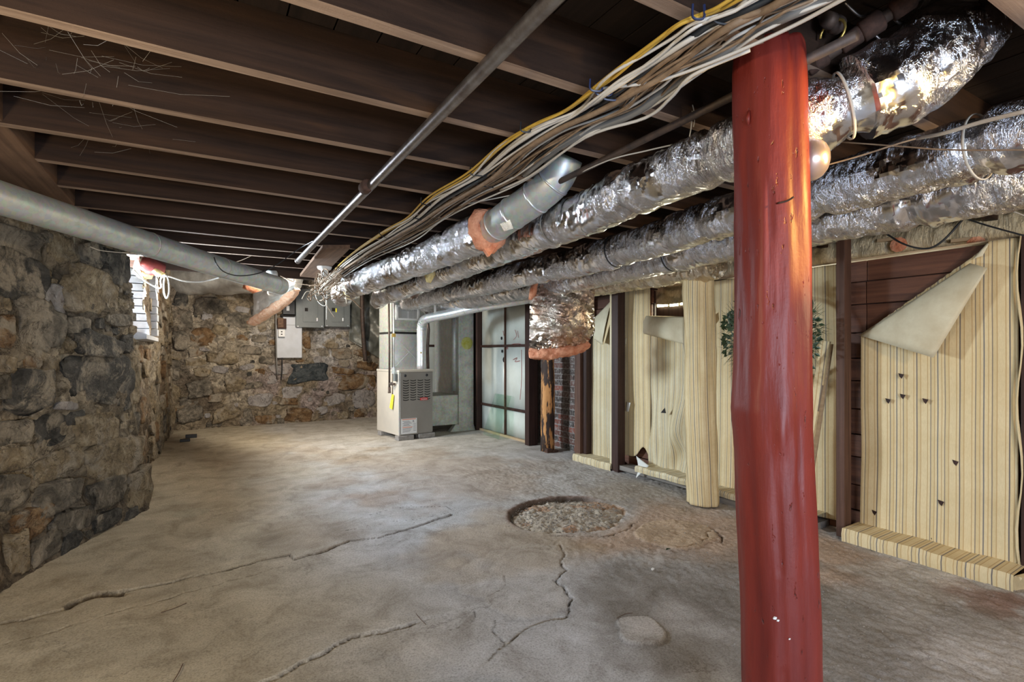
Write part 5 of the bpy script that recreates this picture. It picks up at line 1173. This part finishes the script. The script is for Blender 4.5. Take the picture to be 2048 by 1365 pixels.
# ============================================================ SMALL THINGS ON THE FLOOR
p=pz(370,884,0);q=obj('block',MB().box((p[0]-.06,p[1]-.03,0.002),(p[0]+.06,p[1]+.05,.035)),M['charblock'],None,bevel=.004);tag(q,'small flat black block on the floor by the far left wall, the nearer one','block')
p=pz(379,878,0);q=obj('block',MB().box((p[0]-.05,p[1]+.04,.0),(p[0]+.09,p[1]+.10,.05)),M['charblock'],None,bevel=.004);tag(q,'small black block with a tab just behind the nearer black block','block')
def fz(p): # ground height approx
    return 0.004
free('twig','thin dark twig lying on the bottom left floor',[pz(322,1226,.008),pz(350,1217,.010),pz(373,1207,.008)],.0016,M['twig'],'twig',n=4)
free('twig','thin dark twig at the bottom edge of the floor',[pz(346,1365,.008),pz(358,1345,.010),pz(366,1328,.008)],.0018,M['twig'],'twig',n=4)
free('twig','forked brown twig beside the long floor crack',[pz(832,1228,.012),pz(840,1238,.010),pz(852,1250,.006)],.0016,M['twig'],'twig',n=4)
free('twig','curved twig above the raised cement patch',[pz(1235,1236,.008),pz(1250,1229,.010),pz(1265,1227,.008)],.0014,M['twig'],'twig',n=4)
p=pz(1336,1100,.012);q=obj('leaf',MB().add([p+np.array((-.02,0,0)),p+np.array((0,.012,.006)),p+np.array((.025,0,.002)),p+np.array((0,-.012,.008))],[(0,1,2,3)]),M['leaf'],None,solid=.001);tag(q,'small green leaf on the floor right of the pit','leaf')
p=pz(1305,1142,.012);q=obj('stone_chip',MB().prism([p,p+np.array((.02,.005,0)),p+np.array((.016,.016,0)),p+np.array((.002,.012,0))],(0,0,.008)),M['white_p'],None);tag(q,'pale stone chip on the rough floor between pit and cement patch','stone')
# loose grit
mb=MB();oc=[(1,0,0),(-1,0,0),(0,1,0),(0,-1,0),(0,0,1),(0,0,-1)];of=[(0,2,4),(2,1,4),(1,3,4),(3,0,4),(2,0,5),(1,2,5),(3,1,5),(0,3,5)]
for k in range(3600):
    if k<1400:
        a=random.uniform(0,2*math.pi);r=math.sqrt(random.random());x=2.42+.45*r*math.cos(a);y=3.13+.40*r*math.sin(a)
    else:
        x=random.uniform(1.3,3.65);y=random.uniform(.9,4.6)
        if random.random()>.25+.35*(x-1.3): continue
    i=int(np.searchsorted(xs,x));j=int(np.searchsorted(ys,y));z=Z[min(i,nx-1),min(j,ny-1)];s=random.uniform(.0018,.0055)*(1.6 if k<900 else 1)
    mb.add([(x+a_*s*random.uniform(.6,1.3),y+b2*s*random.uniform(.6,1.3),z+s*.3+c_*s*.7) for a_,b2,c_ in oc],of)
g=obj('grit',mb,M['conc_block']);tag(g,'loose grit scattered over the rough right-hand floor and broken pit','grit',kind='stuff')
# cobwebs
mb=MB()
def web(cx,cy,cz,n,r):
    for k in range(n):
        a=np.array((cx+random.gauss(0,r),cy+random.gauss(0,r),cz+random.uniform(-.02,.12)));b2=a+np.array((random.gauss(0,r),random.gauss(0,r),random.uniform(-.06,.10)))
        mid=(a+b2)/2-np.array((0,0,.012));mb.tube([a,mid,b2],.00035,3,False)
web(-.35,2.2,2.12,36,.10);web(-.3,2.7,2.13,26,.12);web(-.3,1.9,2.14,20,.10);web(3.5,1.2,2.05,30,.2);web(3.4,1.9,2.05,20,.15)
g=obj('cobweb',mb,M['cobweb']);tag(g,'dusty cobweb strands under the joists','cobweb',kind='stuff')
# bare bulbs of the basement (outside the frame)
for k,(l,lab) in enumerate((((2.55,-.15,1.9),'bare bulb behind the camera at right'),((-.75,.9,1.85),'bare bulb beyond the left edge of the view'))):
    t=thing('light_bulb',lab,'bulb',(l[0],l[1],l[2]+.12));obj('bulb_base',MB().lathe((l[0],l[1],l[2]+.12),[(.02,-.03),(.03,.0),(.05,.02),(.05,.12)],14),M['white_p'],t,smooth=True)
